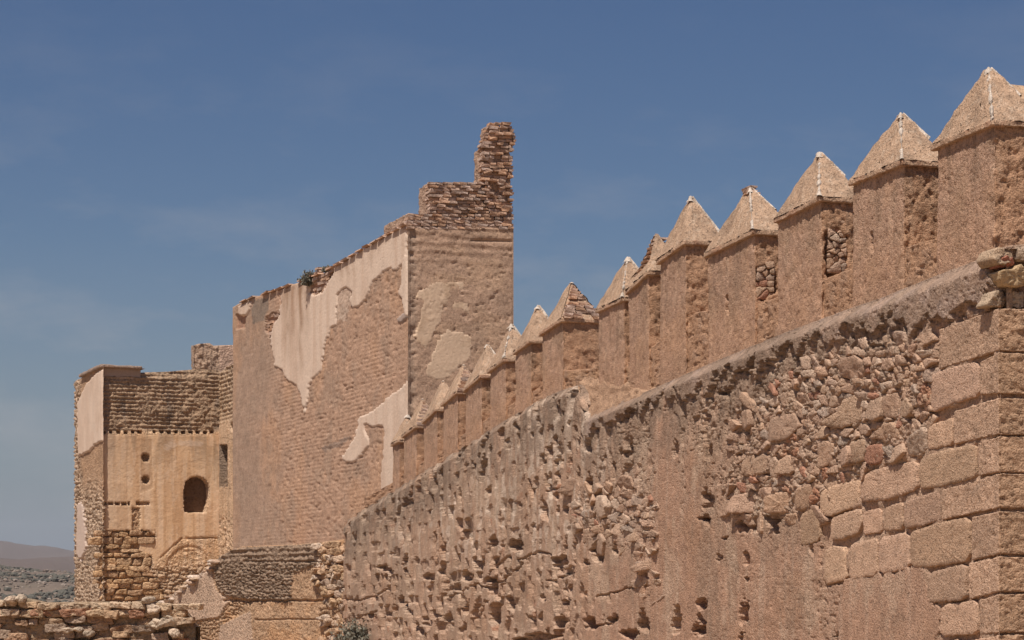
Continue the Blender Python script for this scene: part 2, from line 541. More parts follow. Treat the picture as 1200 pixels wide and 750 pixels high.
# ------------------------------------------------------------------ ground and hills (polar sheet out to the horizon)
def terrain():
    def z_of(x, y):
        r = np.hypot(x, y)
        near = -1.75 - 0.012 * np.minimum(r, 60)
        z = near - sst(105, 260, r) * 26
        ang = np.degrees(np.arctan2(x, y))
        hill = sst(420, 980, r) * (1 - sst(1050, 1900, r))
        z = z + hill * (36 + 5 * fbm(ang * 0.35, r / 260, 4, 61) * 2)
        mid = sst(1900, 3300, r) * (1 - sst(3400, 4600, r))
        z = z + mid * (72 + 34 * fbm(ang * 0.22 + 4, r / 900, 4, 62))
        far = sst(3800, 6500, r)
        z = z + far * (165 + 90 * fbm(ang * 0.16 + 9.7, r / 2600, 5, 63) - 14.0 * np.clip(ang + 13, -8, 8) * 0.9)
        rr = 0.015 * np.minimum(r, 1500)
        z = z + sst(150, 500, r) * rr * 0.35 * fbm(x / 60, y / 60, 5, 64)
        return z
    ang = np.radians(np.unique(np.concatenate([np.linspace(-180, -17, 50), np.linspace(-17, -9, 150), np.linspace(-9, 180, 70)])))
    rad = np.concatenate([[0.5], np.geomspace(2, 130, 40), np.geomspace(138, 7400, 190)[0:]])
    A, R = np.meshgrid(ang, rad)
    X, Y = np.sin(A) * R, np.cos(A) * R
    Z = z_of(X, Y)
    c = np.broadcast_to(np.array((0.34, 0.255, 0.175)), X.shape + (3,)).copy()
    t = sst(-0.12, 0.2, fbm(X / 30, Y / 30, 5, 66))
    far = sst(300, 900, R)
    c = mixc(c, far, (0.14, 0.112, 0.088))
    c = mixc(c, t * far * 0.6, (0.11, 0.095, 0.065))
    c = mixc(c, sst(1500, 2500, R) * 0.8, (0.105, 0.078, 0.062))
    V = np.stack([X, Y, Z], -1).reshape(-1, 3)
    o = put_mesh('ground', V, grid_quads(len(rad), len(ang), True), M_GROUND, None, c.reshape(-1, 3))
    o['kind'] = 'structure'
    return z_of
Z_OF = terrain()

# ------------------------------------------------------------------ the rampart wall
UW = np.array((-0.2767, 0.961)); WW = np.array((0.961, 0.2767)); NW = -WW
PAR = Plane((563 / F * 30.0, 30.0), UW, NW)             # face of the merlons and parapet
TW = 0.30                                               # lower wall stands this far out
Dc = (14.794 - TW) / (0.961 * 571 / F + 0.2767)
CORNER = np.array((571 / F * Dc, Dc))
WALL = Plane(CORNER, UW, NW)
SIDE = Plane(CORNER, WW, -UW)                           # end of the wall that faces the viewer
BASE_Z = -2.75

wall = thing('rampart_wall', (CORNER[0], CORNER[1], BASE_Z),
             'long weathered stone rampart with a row of pointed merlons along its top', 'wall')

wall_top = curve([(1185, 290), (1171, 291), (1152, 296), (1088, 320), (1024, 346), (960, 369), (910, 388), (826, 423), (750, 457),
                  (700, 477), (685, 483), (679, 462), (674, 453), (670, 450), (630, 466), (570, 502), (522, 533), (470, 566), (440, 585), (410, 604), (400, 612)])

# ashlar at the near end, traced course by course (photo pixels on the wall face)
CORNER_BLOCKS = [  # left-face far end x, (top,bottom) at far end, (top,bottom) at the corner
    (1101, 386, 433, 361, 411), (1149, 424, 463, 413, 461), (1118, 482, 521, 466, 509), (1147, 519, 558, 511, 553),
    (1104, 574, 609, 555, 595), (1139, 606, 657, 599, 649), (1136, 660, 703, 652, 693), (1148, 703, 744, 696, 741),
    (1128, 752, 792, 744, 788)]
ASHLAR = [
    [(1092, 484), (1092, 440), (1100, 435), (1146, 423), (1147, 463), (1118, 473)],
    [(1088, 528), (1089, 502), (1095, 496), (1108, 492), (1116, 489), (1116, 521)],
    [(1077, 573), (1077, 539), (1090, 532), (1144, 519), (1145, 558), (1136, 562), (1100, 571)],
    [(1008, 588), (1008, 560), (1020, 552), (1042, 546), (1075, 540), (1075, 574), (1040, 586)],
    [(1060, 620), (1061, 588), (1097, 575), (1102, 580), (1102, 609), (1085, 615)],
    [(1036, 623), (1037, 595), (1058, 588), (1058, 620)],
    [(963, 604), (963, 578), (972, 570), (1000, 563), (1006, 563), (1006, 592), (975, 605)],
    [(974, 632), (974, 607), (1008, 595), (1011, 610), (1006, 625), (985, 633)],
    [(1013, 627), (1012, 600), (1033, 595), (1034, 624)],
    [(1068, 665), (1067, 624), (1102, 612), (1136, 606), (1136, 657), (1100, 664)],
    [(1031, 673), (1031, 630), (1064, 623), (1066, 666)],
    [(995, 680), (995, 640), (1010, 634), (1029, 630), (1029, 674)],
    [(966, 685), (967, 645), (975, 640), (991, 641), (993, 680)],
    [(1086, 707), (1088, 671), (1134, 660), (1133, 703)],
    [(1103, 746), (1104, 709), (1145, 703), (1146, 743)],
    [(1092, 790), (1094, 754), (1126, 748), (1126, 790)],
    [(938, 640), (938, 603), (961, 592), (961, 634)],
]
RUBBLE_T = [
    [(969, 499), (968, 494), (985, 482), (990, 468), (1005, 461), (1010, 470), (1011, 490), (1000, 497), (985, 503)],
    [(1015, 491), (1018, 470), (1035, 465), (1035, 490), (1025, 494)],
    [(1037, 490), (1037, 464), (1050, 460), (1053, 472), (1051, 490)],
    [(1055, 488), (1055, 472), (1063, 465), (1071, 475), (1070, 486), (1062, 490)],
    [(1020, 514), (1025, 508), (1045, 494), (1053, 500), (1054, 514), (1042, 522), (1034, 515)],
    [(961, 552), (963, 520), (970, 515), (977, 520), (975, 542)],
    [(980, 541), (984, 527), (997, 521), (1000, 530), (999, 545), (985, 547)],
    [(1001, 543), (1001, 518), (1014, 514), (1016, 530), (1012, 541)],
    [(1016, 540), (1018, 523), (1033, 519), (1036, 530), (1033, 543), (1022, 546)],
    [(1037, 540), (1042, 527), (1060, 518), (1063, 530), (1055, 540), (1045, 544)],
    [(1063, 536), (1065, 515), (1075, 506), (1086, 500), (1087, 529)],
    [(868, 503), (869, 482), (881, 480), (882, 500), (875, 504)],
    [(905, 518), (904, 492), (915, 486), (932, 484), (938, 500), (925, 516)],
    [(870, 558), (872, 540), (883, 531), (886, 545), (884, 558)],
    [(887, 557), (888, 540), (895, 531), (903, 535), (902, 554)],
    [(904, 560), (905, 540), (910, 534), (914, 545), (911, 559)],
    [(915, 556), (916, 540), (925, 532), (938, 537), (936, 549), (925, 556)],
    [(860, 602), (862, 581), (885, 574), (886, 600)],
    [(903, 602), (905, 582), (915, 577), (931, 577), (929, 601)],
    [(888, 584), (890, 573), (900, 570), (903, 580), (897, 587)],
    [(936, 600), (937, 573), (961, 562), (962, 590)],
    [(985, 440), (990, 420), (1003, 416), (1012, 425), (1010, 442), (998, 447)],
    [(1032, 432), (1034, 421), (1046, 419), (1049, 430), (1040, 436)],
    [(1049, 428), (1052, 416), (1060, 418), (1061, 427), (1055, 432)],
    [(696, 606), (698, 582), (710, 580), (714, 592), (712, 606), (704, 608)],
]
RUB_ZONE = [(905, 452), (940, 428), (985, 412), (1030, 402), (1080, 398), (1094, 436), (1090, 470), (1088, 500), (1060, 524), (1010, 555),
            (965, 570), (962, 595), (935, 606), (860, 606), (848, 575), (866, 530), (868, 490)]
RUB_2 = [(676, 575), (735, 570), (766, 590), (764, 660), (748, 640), (700, 636), (676, 625)]
RUB_3 = [(745, 590), (764, 590), (764, 700), (752, 700)]

HOLES = [  # x, y, rx, ry, depth
    (608, 593, 3, 5, .15), (636, 598, 6, 14, .22), (663, 598, 3, 5, .15), (692, 588, 7, 10, .2), (699, 576, 12, 3, .12), (722, 593, 5, 12, .2),
    (702, 621, 22, 8, .28), (737, 614, 8, 7, .2), (756, 611, 6, 16, .25), (603, 638, 8, 8, .28), (579, 659, 3, 8, .18), (575, 682, 6, 8, .22),
    (562, 664, 4, 8, .2), (699, 647, 7, 12, .3), (721, 646, 3, 10, .2), (687, 659, 4, 4, .15), (654, 659, 10, 8, .2), (661, 669, 10, 4, .15),
    (756, 630, 5, 6, .2), (756, 682, 4, 16, .2), (598, 707, 4, 10, .2), (636, 702, 4, 6, .2), (578, 727, 7, 18, .28), (663, 708, 6, 5, .2),
    (692, 732, 8, 10, .28), (717, 725, 5, 6, .22), (628, 747, 25, 6, .25), (654, 735, 8, 14, .22), (737, 744, 10, 7, .22), (755, 725, 6, 16, .22),
    (791, 728, 7, 17, .25), (829, 583, 7, 12, .2), (828, 609, 7, 8, .22), (842, 654, 4, 6, .12), (873, 653, 4, 8, .1), (874, 679, 2.5, 3, .15),
    (873, 722, 6, 16, .26), (824, 710, 6, 8, .24), (819, 732, 7, 12, .24), (951, 644, 2.5, 6, .15), (871, 616, 10, 8, .24), (883, 616, 8, 10, .26),
    (904, 612, 8, 10, .26), (448, 665, 6, 4, .18), (456, 669, 5, 4, .15), (475, 656, 3, 9, .2), (475, 671, 3, 7, .2), (476, 588, 3, 6, .15),
    (466, 600, 3, 7, .15), (488, 656, 3, 6, .15), (501, 674, 6, 6, .18), (518, 669, 4, 10, .2), (522, 687, 4, 14, .2), (545, 677, 6, 8, .22),
    (558, 659, 4, 9, .2), (579, 635, 7, 7, .22), (434, 721, 5, 4, .2), (452, 719, 4, 4, .2), (462, 713, 4, 5, .2), (475, 712, 3, 8, .18),
    (501, 728, 7, 6, .2), (491, 737, 5, 6, .2), (509, 720, 4, 6, .18), (545, 716, 4, 9, .2), (524, 727, 5, 10, .22), (541, 737, 4, 8, .2),
    (557, 716, 3, 10, .18), (689, 524, 4, 9, .18), (651, 540, 3, 7, .15), (636, 538, 5, 6, .15), (690, 476, 4, 6, .15), (686, 480, 5, 4, .15),
    (604, 500, 3, 6, .14), (650, 516, 4, 7, .14), (628, 480, 3, 7, .12), (900, 556, 8, 5, .2), (869, 532, 5, 5, .2), (908, 526, 7, 5, .2),
    (922, 545, 8, 5, .18), (1082, 492, 12, 9, .26), (1010, 505, 7, 8, .2), (1066, 425, 7, 6, .2), (940, 485, 7, 6, .2), (936, 440, 5, 4, .14),
    (963, 565, 5, 6, .2), (975, 598, 5, 4, .12), (968, 652, 3, 7, .1), (1012, 590, 6, 4, .08), (1019, 672, 9, 3, .1), (763, 470, 3, 6, .1), (735, 528, 4, 10, .12),
    (791, 520, 3, 14, .1), (826, 500, 3, 20, .12), (830, 530, 4, 14, .14), (870, 745, 5, 5, .15), (845, 460, 5, 4, .1), (910, 475, 5, 4, .14)]
CRACKS = [[(605, 690), (606, 656), (632, 646), (646, 651)], [(567, 684), (580, 662), (597, 651), (597, 672)], [(640, 681), (652, 679), (664, 674)], [(698, 700), (712, 696), (722, 693), (750, 686)], [(712, 696), (713, 706)], [(660, 690), (664, 700), (668, 703)],
          [(520, 700), (540, 694), (556, 684), (572, 690), (600, 672), (612, 660)], [(404, 702), (420, 704), (440, 698), (455, 690)], [(404, 730), (420, 724), (440, 716)],
          [(700, 733), (714, 731)], [(845, 632), (852, 630)], [(942, 571), (962, 566)], [(770, 465), (785, 457), (800, 450), (812, 445)], [(855, 440), (880, 428), (900, 421), (910, 415)],
          [(896, 428), (900, 410), (905, 405)], [(926, 405), (950, 396), (960, 390)], [(680, 497), (700, 490), (722, 482)], [(760, 452), (766, 462), (770, 464)], [(725, 495), (735, 486), (740, 480)],
          [(1000, 690), (1060, 676)], [(995, 718), (996, 735)], [(975, 746), (995, 742)], [(960, 385), (990, 378)], [(1012, 407), (1040, 404), (1050, 392)], [(1072, 394), (1078, 380)],
          [(640, 576), (664, 570)], [(560, 730), (570, 705)]]

def seg_dist(X, Y, a, b):
    ax, ay = a; bx, by = b
    t = np.clip(((X - ax) * (bx - ax) + (Y - ay) * (by - ay)) / ((bx - ax) ** 2 + (by - ay) ** 2 + 1e-9), 0, 1)
    return np.hypot(X - ax - t * (bx - ax), Y - ay - t * (by - ay))

def flakes(S, Z, fx, fz, seed, cuts=(-0.06, 0.06, 0.16), w=0.02):
    """spalled layers: crisp small steps between levels of a noise field"""
    n = fbs(S, Z, fx, fz, 5, seed, 0.62)
    return sum(sst(c, c + w, n) for c in cuts) / len(cuts), n

def wall_h(S, Z, PX, PY, zt):
    n_big = fbs(S, Z, 0.7, 0.9, 4, 1)
    n_mid = fbs(S, Z, 5, 5, 5, 2, 0.62)
    n_str = fbs(S, Z, 5.5, 0.9, 4, 3)                    # runs down the face
    n_fin = fbs(S, Z, 12, 18, 3, 4, 0.8)
    jx = 7 * fbs(S, Z, 5, 5, 4, 6, 0.65) * 2; jy = 7 * fbm(S * 5 + 9, Z * 5, 4, 7, 0.65) * 2
    jq = fbs(S, Z, 11, 11, 4, 8, 0.7) * 1.5
    JX, JY = PX + jx, PY + jy
    top_px = wall_top(PX)
    below = PY - top_px                                   # photo rows under the top edge
    scale = (PX + 120) / 1291.0                            # rows per metre, 1 at the near corner
    left = sst(790, 640, JX)
    high = sst(170, 25, below / scale + 80 * n_big)
    low_render = sst(590, 640, PY + 30 * n_big + 10 * n_mid) * sst(640, 720, JX) * sst(1000, 940, JX)
    strip = np.maximum(sst(762, 768, JX) * sst(800, 792, JX) * sst(470, 500, PY), sst(800, 806, JX) * sst(826, 820, JX) * sst(520, 540, PY))
    render_patch = inpoly(JX, JY, [(985, 677), (1080, 664), (1088, 700), (1100, 712), (1100, 900), (975, 900)])
    render = np.clip(np.maximum(low_render, strip) + 0.85 * render_patch, 0, 1)
    stripe = sst(-0.03, 0.07, fbs(S, Z, 2.4, 0.55, 4, 50, 0.6)) * sst(20, 60, below / scale) * left * (1 - 0.6 * sst(660, 700, PY + 20 * n_mid))
    rough = np.clip(0.35 + 0.5 * left * (1 - 0.75 * stripe) + 0.4 * high - 0.8 * render - 0.2 * stripe, 0.05, 1.2)
    rub = np.zeros(S.shape)
    for z in (RUB_ZONE, RUB_2, RUB_3):
        rub = np.maximum(rub, inpoly(JX, JY, z) * 1.0)
    h = 0.05 * n_big + rough * 0.013 * n_mid * 2 + (0.005 + 0.012 * rough) * n_fin * 2
    # layers of render flaking off, drawn out downwards on the left
    fl1, fn1 = flakes(S, Z, 2.6, 1.5, 30)
    fl2, fn2 = flakes(S, Z, 4.2, 2.2, 34, (-0.02, 0.08, 0.18))
    fl3, fn3 = flakes(S, Z, 2.4, 1.9, 38, (0.0, 0.12), 0.03)
    h = h - left * (1 - 0.85 * stripe) * (0.045 * fl3 + 0.02 * np.abs(fbs(S, Z, 3.0, 3.0, 4, 39, 0.7))) + 0.02 * stripe
    h = h - (0.04 * fl1 * rough + 0.04 * fl2 * np.clip(rough + 0.3 * left, 0, 1.2)) * (1 - 0.8 * render)
    # small stones showing through where it has gone
    f1, f2, cid = worley(S * 3.6 + 0.9 * n_mid, Z * 5.0 + 0.9 * fn2, 20)
    g1, g2, cid2 = worley(S * 7 + 0.9 * n_mid, Z * 11, 26)
    prof = sst(0.02, 0.2, f2 - f1) * 0.7 + sst(0.02, 0.25, g2 - g1) * 0.3
    expo = np.clip(np.maximum(rub, rough * sst(0.3, 0.7, fl1 + 0.25 * left)), 0, 1) * (1 - 0.85 * render)
    h = h + expo * ((prof - 0.85) * 0.05 + ((cid - 0.5) * 0.045 + (cid2 - 0.5) * 0.03) * (1 - 0.6 * left)) * (1 - 0.4 * left)
    h = h * (1 - 0.72 * left * (1 - rub))
    pit = sst(0.11, 0.15, fbs(S, Z, 3.6, 3.0, 5, 12, 0.65)) * (0.2 + 0.8 * left + 0.5 * high) * (1 - 0.9 * render) * (1 - 0.6 * stripe)
    h = h - 0.085 * np.clip(pit, 0, 1.1) * (1 - 0.6 * left * sst(60, 110, below / scale) * sst(690, 640, PY + 40 * n_big))
    pit2 = sst(0.15, 0.28, fbs(S, Z, 11, 16, 3, 13, 0.7)) * (1 - 0.7 * render)
    h = h - 0.026 * pit2
    area = np.clip(0.15 + 1.1 * sst(-0.12, 0.12, fbs(S, Z, 0.45, 0.6, 4, 56)) + 0.6 * sst(70, 20, below / scale) + 0.5 * sst(640, 700, PY), 0, 1)
    pit3 = area * sst(0.15, 0.18, fbs(S, Z, 3.4, 2.8, 5, 55, 0.72)) * np.clip(left * 1.0 + 0.5 * high, 0, 1) * (1 - 0.9 * render)
    h = h - 0.19 * pit3
    # holes, joints
    for x, y, rx, ry, d in HOLES:
        bb = (np.abs(PX - x) < rx * 2.2 + 5) & (np.abs(PY - y) < ry * 2.2 + 5)
        if not bb.any(): continue
        hr = np.random.default_rng(int(x * 131 + y))
        q = np.full(int(bb.sum()), 9.0)
        for _ in range(5):                                # a ragged breach: several bites that overlap
            ox, oy = hr.uniform(-0.55, 0.55, 2); k1, k2 = hr.uniform(0.4, 0.8, 2)
            q = np.minimum(q, np.hypot((PX[bb] + 0.2 * jx[bb] - x - ox * rx) / (rx * k1), (PY[bb] + 0.2 * jy[bb] - y - oy * ry) / (ry * k2)))
        q = q + 0.9 * jq[bb] + 0.8 * n_fin[bb]
        mm = sst(1.04, 0.84, q)
        h[bb] = h[bb] - d * mm * (0.45 + 0.5 * cid[bb] + 0.5 * cid2[bb])
    for c in CRACKS:
        for a, b in zip(c[:-1], c[1:]):
            bb = (PX > min(a[0], b[0]) - 5) & (PX < max(a[0], b[0]) + 5) & (PY > min(a[1], b[1]) - 6) & (PY < max(a[1], b[1]) + 6)
            d = seg_dist(PX[bb] + 0.35 * jx[bb], PY[bb] + 0.35 * jy[bb], a, b) + 2.0 * jq[bb]
            h[bb] = h[bb] - 0.07 * sst(1.5, 0.6, d)
    # seats of the ashlar blocks
    seat = np.zeros(S.shape, bool)
    for p in ASHLAR:
        a = np.array(p)
        bb = (PX > a[:, 0].min() - 5) & (PX < a[:, 0].max() + 5) & (PY > a[:, 1].min() - 5) & (PY < a[:, 1].max() + 5)
        seat[bb] |= inpoly(PX[bb], PY[bb], p)
    big = inpoly(JX * 0.3 + PX * 0.7, JY * 0.3 + PY * 0.7, [(1100, 386), (1140, 370), (1171, 360), (1210, 360), (1210, 900), (1090, 900), (1095, 745), (1086, 700), (1066, 668), (960, 690), (962, 600), (1005, 556), (1090, 525), (1090, 440)])
    joint = big & ~render_patch
    filled = sst(-0.05, 0.15, fbs(S, Z, 2.2, 2.2, 4, 44))     # pointing still in the joints here and there
    h = np.where(joint | seat, -0.055 + 0.055 * filled + 0.02 * n_mid + 0.012 * n_fin, h)
    h = np.where(render_patch, np.maximum(h, 0.012) + 0.02 * np.clip(n_big, -.3, .3), h)
    h = np.where((rub > 0.5) & ~seat, np.clip(h, -0.085, 0.02) + 0.012, h)
    # broken coping at the near corner
    gap = inpoly(JX * 0.5 + PX * 0.5, JY * 0.5 + PY * 0.5, [(1157, 357), (1166, 337), (1161, 322), (1159, 308), (1166, 303), (1215, 300), (1215, 362), (1160, 368)])
    h = np.where(gap, -0.26 + 0.05 * n_mid, h)
    # coping: a sloped cement weathering, only right of the break
    cop = sst(683, 687, PX) * (~gap)
    bw = 34 * scale + 16 * n_mid * 2 + 30 * fbs(S, Z, 1.5, 0, 3, 19) + 26 * sst(1000, 1100, PX)
    t = np.clip(below / (26 * scale), 0, 1)
    incop = (below < bw) & (cop > 0.5)
    h = np.where(incop, lerp(-0.20, 0.05, sst(0, 0.9, t)) + 0.010 * n_mid * 2 + 0.007 * n_fin * 2 - 0.014 * pit2 - 0.015 * fl2, h)
    edge_in = sst(10, 0, below) * (1 - cop)
    h = h - 0.12 * edge_in
    h = h * np.where(PX > 1166, sst(1171, 1166, PX) * 0.6 + 0.4, 1)
    # colour
    col = np.broadcast_to(C_SAND, S.shape + (3,)).copy()
    col = mixc(col, np.clip(render, 0, 1) * 0.8, C_PINK)
    col = mixc(col, sst(0.2, 0.8, fl1) * (1 - render) * 0.4, (0.44, 0.325, 0.235))
    col = mixc(col, expo * sst(0.35, 0.9, cid) * 0.5, (0.45, 0.345, 0.26))
    col = mixc(col, expo * sst(0.95, 0.97, cid), (0.36, 0.20, 0.13))
    grey = np.clip(high * sst(-0.25, 0.1, n_str + 0.15 * left) * (0.75 + 0.25 * left) * sst(1150, 1020, PX + 60 * n_big), 0, 0.92)
    col = mixc(col, grey * sst(0.9, 0.3, fl2), C_GREY)
    drip = sst(0.03, 0.16, n_str + 0.6 * n_mid) * sst(700, 600, JY) * 0.85
    col = mixc(col, drip * left, (0.53, 0.43, 0.335))
    wash = sst(0.06, 0.28, fbs(S, Z, 7, 0.35, 3, 15)) * render * 0.5
    col = mixc(col, wash, (0.47, 0.345, 0.255))
    col = mixc(col, incop * np.clip(0.75 + 0.9 * n_big, 0, 1), C_COPE)
    col = mixc(col, incop * sst(0.0, 0.3, fbs(S, Z, 3, 3, 4, 18)) * 0.4, (0.355, 0.28, 0.235))
    col = mixc(col, (joint & ~seat) * 0.5, (0.38, 0.27, 0.19))
    col = mixc(col, gap * 0.7, (0.40, 0.32, 0.22))
    col = mixc(col, sst(0.05, 0.3, n_big) * 0.45, (0.34, 0.215, 0.14))
    col = mixc(col, sst(0.02, 0.22, fbs(S, Z, 0.9, 0.5, 5, 57, 0.65)) * 0.5 * (~(joint | incop)), (0.29, 0.21, 0.15))
    col = mixc(col, sst(0.08, 0.25, fbs(S, Z, 1.3, 0.8, 5, 58, 0.65)) * 0.5 * (~(joint | incop)), (0.49, 0.375, 0.275))
    crust = sst(140, 50, below / scale + 90 * n_big) * sst(-0.10, 0.08, fbs(S, Z, 1.1, 0.9, 5, 59, 0.65)) * sst(1110, 1060, PX)
    col = mixc(col, crust * 0.7 * (~seat), (0.225, 0.165, 0.12))
    col = mixc(col, sst(0.12, 0.3, fbs(S, Z, 7, 8, 4, 46, 0.7)) * (1 - 0.6 * render) * 0.35, (0.28, 0.205, 0.15))
    return h, col

pd_wall = panel('masonry_face', WALL, 1171, 402, 0.95, wall_top, BASE_Z, 560, wall_h, M_STONE, wall, cap=((-0.5, 0.02), (-1.6, 0.0)))

def side_h(S, Z, PX, PY, zt):
    n = fbm(S * 5, Z * 7, 4, 31); f = fbm(S * 22, Z * 26, 3, 32)
    h = 0.05 * n + 0.03 * f - 0.06
    ys = Z * F / Dc                                       # course heights, carried on level from the corner blocks
    beds = [HY - y for y in (361, 412, 462, 510, 554, 597, 651, 694, 743, 790)]
    lastb = 1e9
    for k, bd in enumerate(beds):
        h = h - 0.05 * sst(2.2, 0.8, np.abs(ys - bd + 5 * n)) * (S > 0.5)
        nxt = beds[k + 1] if k + 1 < len(beds) else -999
        incourse = (ys < bd) & (ys > nxt)
        jr = np.random.default_rng(3000 + k); xj = 0.75 + jr.random() * 0.3
        while xj < 7:
            h = h - 0.05 * sst(0.03, 0.01, np.abs(S - xj + 0.05 * n)) * incourse
            xj += jr.uniform(0.55, 1.1)
    gap = inpoly(PX, PY, [(1160, 305), (1215, 303), (1215, 360), (1160, 362)])
    h = np.where(gap, -0.28 + 0.1 * n, h)
    col = np.broadcast_to(np.array((0.36, 0.245, 0.165)), S.shape + (3,)).copy()
    col = mixc(col, sst(350, 290, PY) * 0.6, C_COPE)
    return h, col
side_top = curve([(1171, 291), (1185, 287), (1205, 285), (1700, 297)])
panel('end_face', SIDE, 1171, 1640, 1.8, side_top, BASE_Z, 330, side_h, M_STONE, wall, cap=((-0.15, 0.0), (-0.3, -0.25)))

def far_end():
    """the end of the wall that closes it at its far corner"""
    s1 = WALL.s_of(403.0)
    V = []
    for d in (0.0, 1.9):
        for z in (BASE_Z, (HY - 610) / F * WALL.D(s1)):
            V.append(WALL.pos(s1, z, -d - 0.02))
    put_mesh('return_face', np.array(V), [(0, 1, 3, 2)], M_STONE, wall, np.tile(C_SAND, (4, 1)), smooth=False)
    xs = np.array([1160.0, 1000, 826, 700, 660, 570, 470, 403]); sb_ = WALL.s_of(xs)
    lo = WALL.pos(sb_, BASE_Z, -2.2); hi = WALL.pos(sb_, (HY - wall_top(xs)) / F * WALL.D(sb_) - 0.02, -2.2)
    put_mesh('rear_face', np.concatenate([lo, hi]), grid_quads(2, 8), M_STONE, wall, np.tile(C_SAND, (16, 1)), smooth=False)
far_end()

# corner blocks: solid stones that show on both faces
def corner_block(i, xl, tl, bl, tc_, bc):
    sl, zt_l = WALL.sz(xl, tl); _, zb_l = WALL.sz(xl, bl)
    zt_c = (HY - tc_) / F * Dc; zb_c = (HY - bc) / F * Dc
    dep = 0.62 + 0.35 * ((i * 37) % 10) / 10
    dims = (sl, dep, 1.0 * (zt_c - zb_c))
    V, N, Q = rbox(None, dims, 0.026, 0.018)
    a = V[:, 0] / sl
    zt = zt_c + (zt_l - zt_c) * a; zb = zb_c + (zb_l - zb_c) * a
    t = V[:, 2] / dims[2]
    g = 0.002
    z = zb + g + (zt - zb - 2 * g) * t
    inn = (V[:, 1])
    P = WALL.pos(V[:, 0], z, -inn)
    # move out along both faces by the proud amount
    pr = 0.008 + 0.014 * random.random()
    Nw = N[:, 0:1] * np.array([[UW[0], UW[1], 0]]) + N[:, 1:2] * np.array([[WW[0], WW[1], 0]]) + N[:, 2:3] * np.array([[0, 0, 1.0]])
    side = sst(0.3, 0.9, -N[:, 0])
    ns = fbm3(P, 7, 3, 40 + i) * 0.02 + fbm3(P, 22, 3, 60 + i) * 0.02
    ns = ns + side * (fbm3(P * np.array([1, 1, 1.9]), 14, 4, 80 + i) * 0.05 - 0.004)
    pit = sst(0.14, 0.3, fbm3(P, 40, 2, 90 + i)) * 0.014
    P = P + Nw * (ns - pit)[:, None]
    P[:, :2] += NW * pr + (-UW) * pr * 0.6
    c = np.array((0.48, 0.335, 0.235)) * (0.85 + 0.26 * random.random())
    cc = np.tile(c, (len(P), 1))
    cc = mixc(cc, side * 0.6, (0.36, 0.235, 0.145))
    cc = cc * (1 + 0.3 * fbm3(P, 5, 4, 70 + i))[:, None]
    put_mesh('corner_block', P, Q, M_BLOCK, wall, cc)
for i, b in enumerate(CORNER_BLOCKS):
    corner_block(i, *b)

for i, p in enumerate(ASHLAR):
    c = np.array((0.48, 0.335, 0.235)) * (0.84 + 0.28 * random.random()) * np.array((1, 1 + 0.03 * (random.random() - .5), 1 + 0.06 * (random.random() - .5)))
    add_stone('block', WALL, p, 0.006 + 0.016 * random.random(), -0.16, M_BLOCK, wall, c, seed=100 + i, edge=0.011, amp=0.007, spacing=0.026, shrink=0.002, rough=0.018, tilt=0.025, wobf=17.0)

# rubble stones: the largest as objects, the rest as one mass
rub = []
for i, p in enumerate(RUBBLE_T):
    rub.append((p, 0.02 + 0.03 * random.random(), 300 + i))
for zi, (zone, size) in enumerate(((RUB_ZONE, lambda q: 9.0 + 4.5 * (q[1] > 455)), (RUB_2, 10.0), (RUB_3, 8.0))):
    excl = RUBBLE_T + ASHLAR
    pts = scatter_in(zone, size, 11 + zi, excl)
    # guard points on the outline of traced stones keep cells off them
    guard = []
    for e in excl:
        a = np.array(e, float); c0 = a.mean(0)
        if inpoly(np.array([c0[0]]), np.array([c0[1]]), zone)[0]:
            for k in range(len(a)):
                for t in np.linspace(0, 1, 4)[:-1]:
                    guard.append(c0 + (a[k] * (1 - t) + a[(k + 1) % len(a)] * t - c0) * 0.78)
    allp = np.array([(a, b) for a, b, _ in pts] + [tuple(g) for g in guard])
    cells = voronoi_cells(allp, (560, 380), (1110, 720))
    Z = np.array(zone)
    for k, cl in enumerate(cells[:len(pts)]):
        if cl is None or random.random() < 0.14: continue
        cl = np.array(cl); cen = np.array(pts[k][:2])
        r = np.hypot(*(cl - cen).T)
        cl = cen + (cl - cen) * np.minimum(1, pts[k][2] * 1.5 / r)[:, None]
        rub.append(([tuple(v) for v in cl], -0.02 + 0.045 * random.random(), 400 + 500 * zi + k))
RUB_COLS = [(0.43, 0.31, 0.225), (0.41, 0.285, 0.205), (0.47, 0.36, 0.27), (0.38, 0.28, 0.21), (0.42, 0.29, 0.20), (0.45, 0.325, 0.235), (0.40, 0.28, 0.20), (0.43, 0.30, 0.21), (0.37, 0.29, 0.225), (0.44, 0.315, 0.225), (0.41, 0.29, 0.21), (0.44, 0.305, 0.215), (0.37, 0.21, 0.145), (0.42, 0.30, 0.21), (0.40, 0.28, 0.20), (0.46, 0.34, 0.25)]
built = []
for k, (p, fr, sd) in enumerate(rub):
    c = np.array(random.choice(RUB_COLS)) * (0.9 + 0.2 * random.random())
    V, Q, T, cc, rm = stone_from_poly('stone', WALL, p, fr, -0.2, M_BLOCK, wall, c, seed=sd, edge=0.018, amp=0.014, spacing=0.035, shrink=0.004, dome=0.03, rough=0.022, tilt=0.28, wobf=16.0)
    built.append((rm, V, Q, T, cc))
built.sort(key=lambda t: -t[0])
for rm, V, Q, T, cc in built[:270]:
    put_mesh('stone', V, Q, M_BLOCK, wall, cc, T)
def join_rest(lst, name, mat, parent):
    if not lst: return
    VV, QQ, TT, CC = [], [], [], []; b = 0
    for rm, V, Q, T, cc in lst:
        VV.append(V); QQ += [tuple(i + b for i in q) for q in Q]; TT += [tuple(i + b for i in t) for t in T]; CC.append(cc); b += len(V)
    o = put_mesh(name, np.concatenate(VV), QQ, mat, parent, np.concatenate(CC), TT)
    o['kind'] = 'stuff'
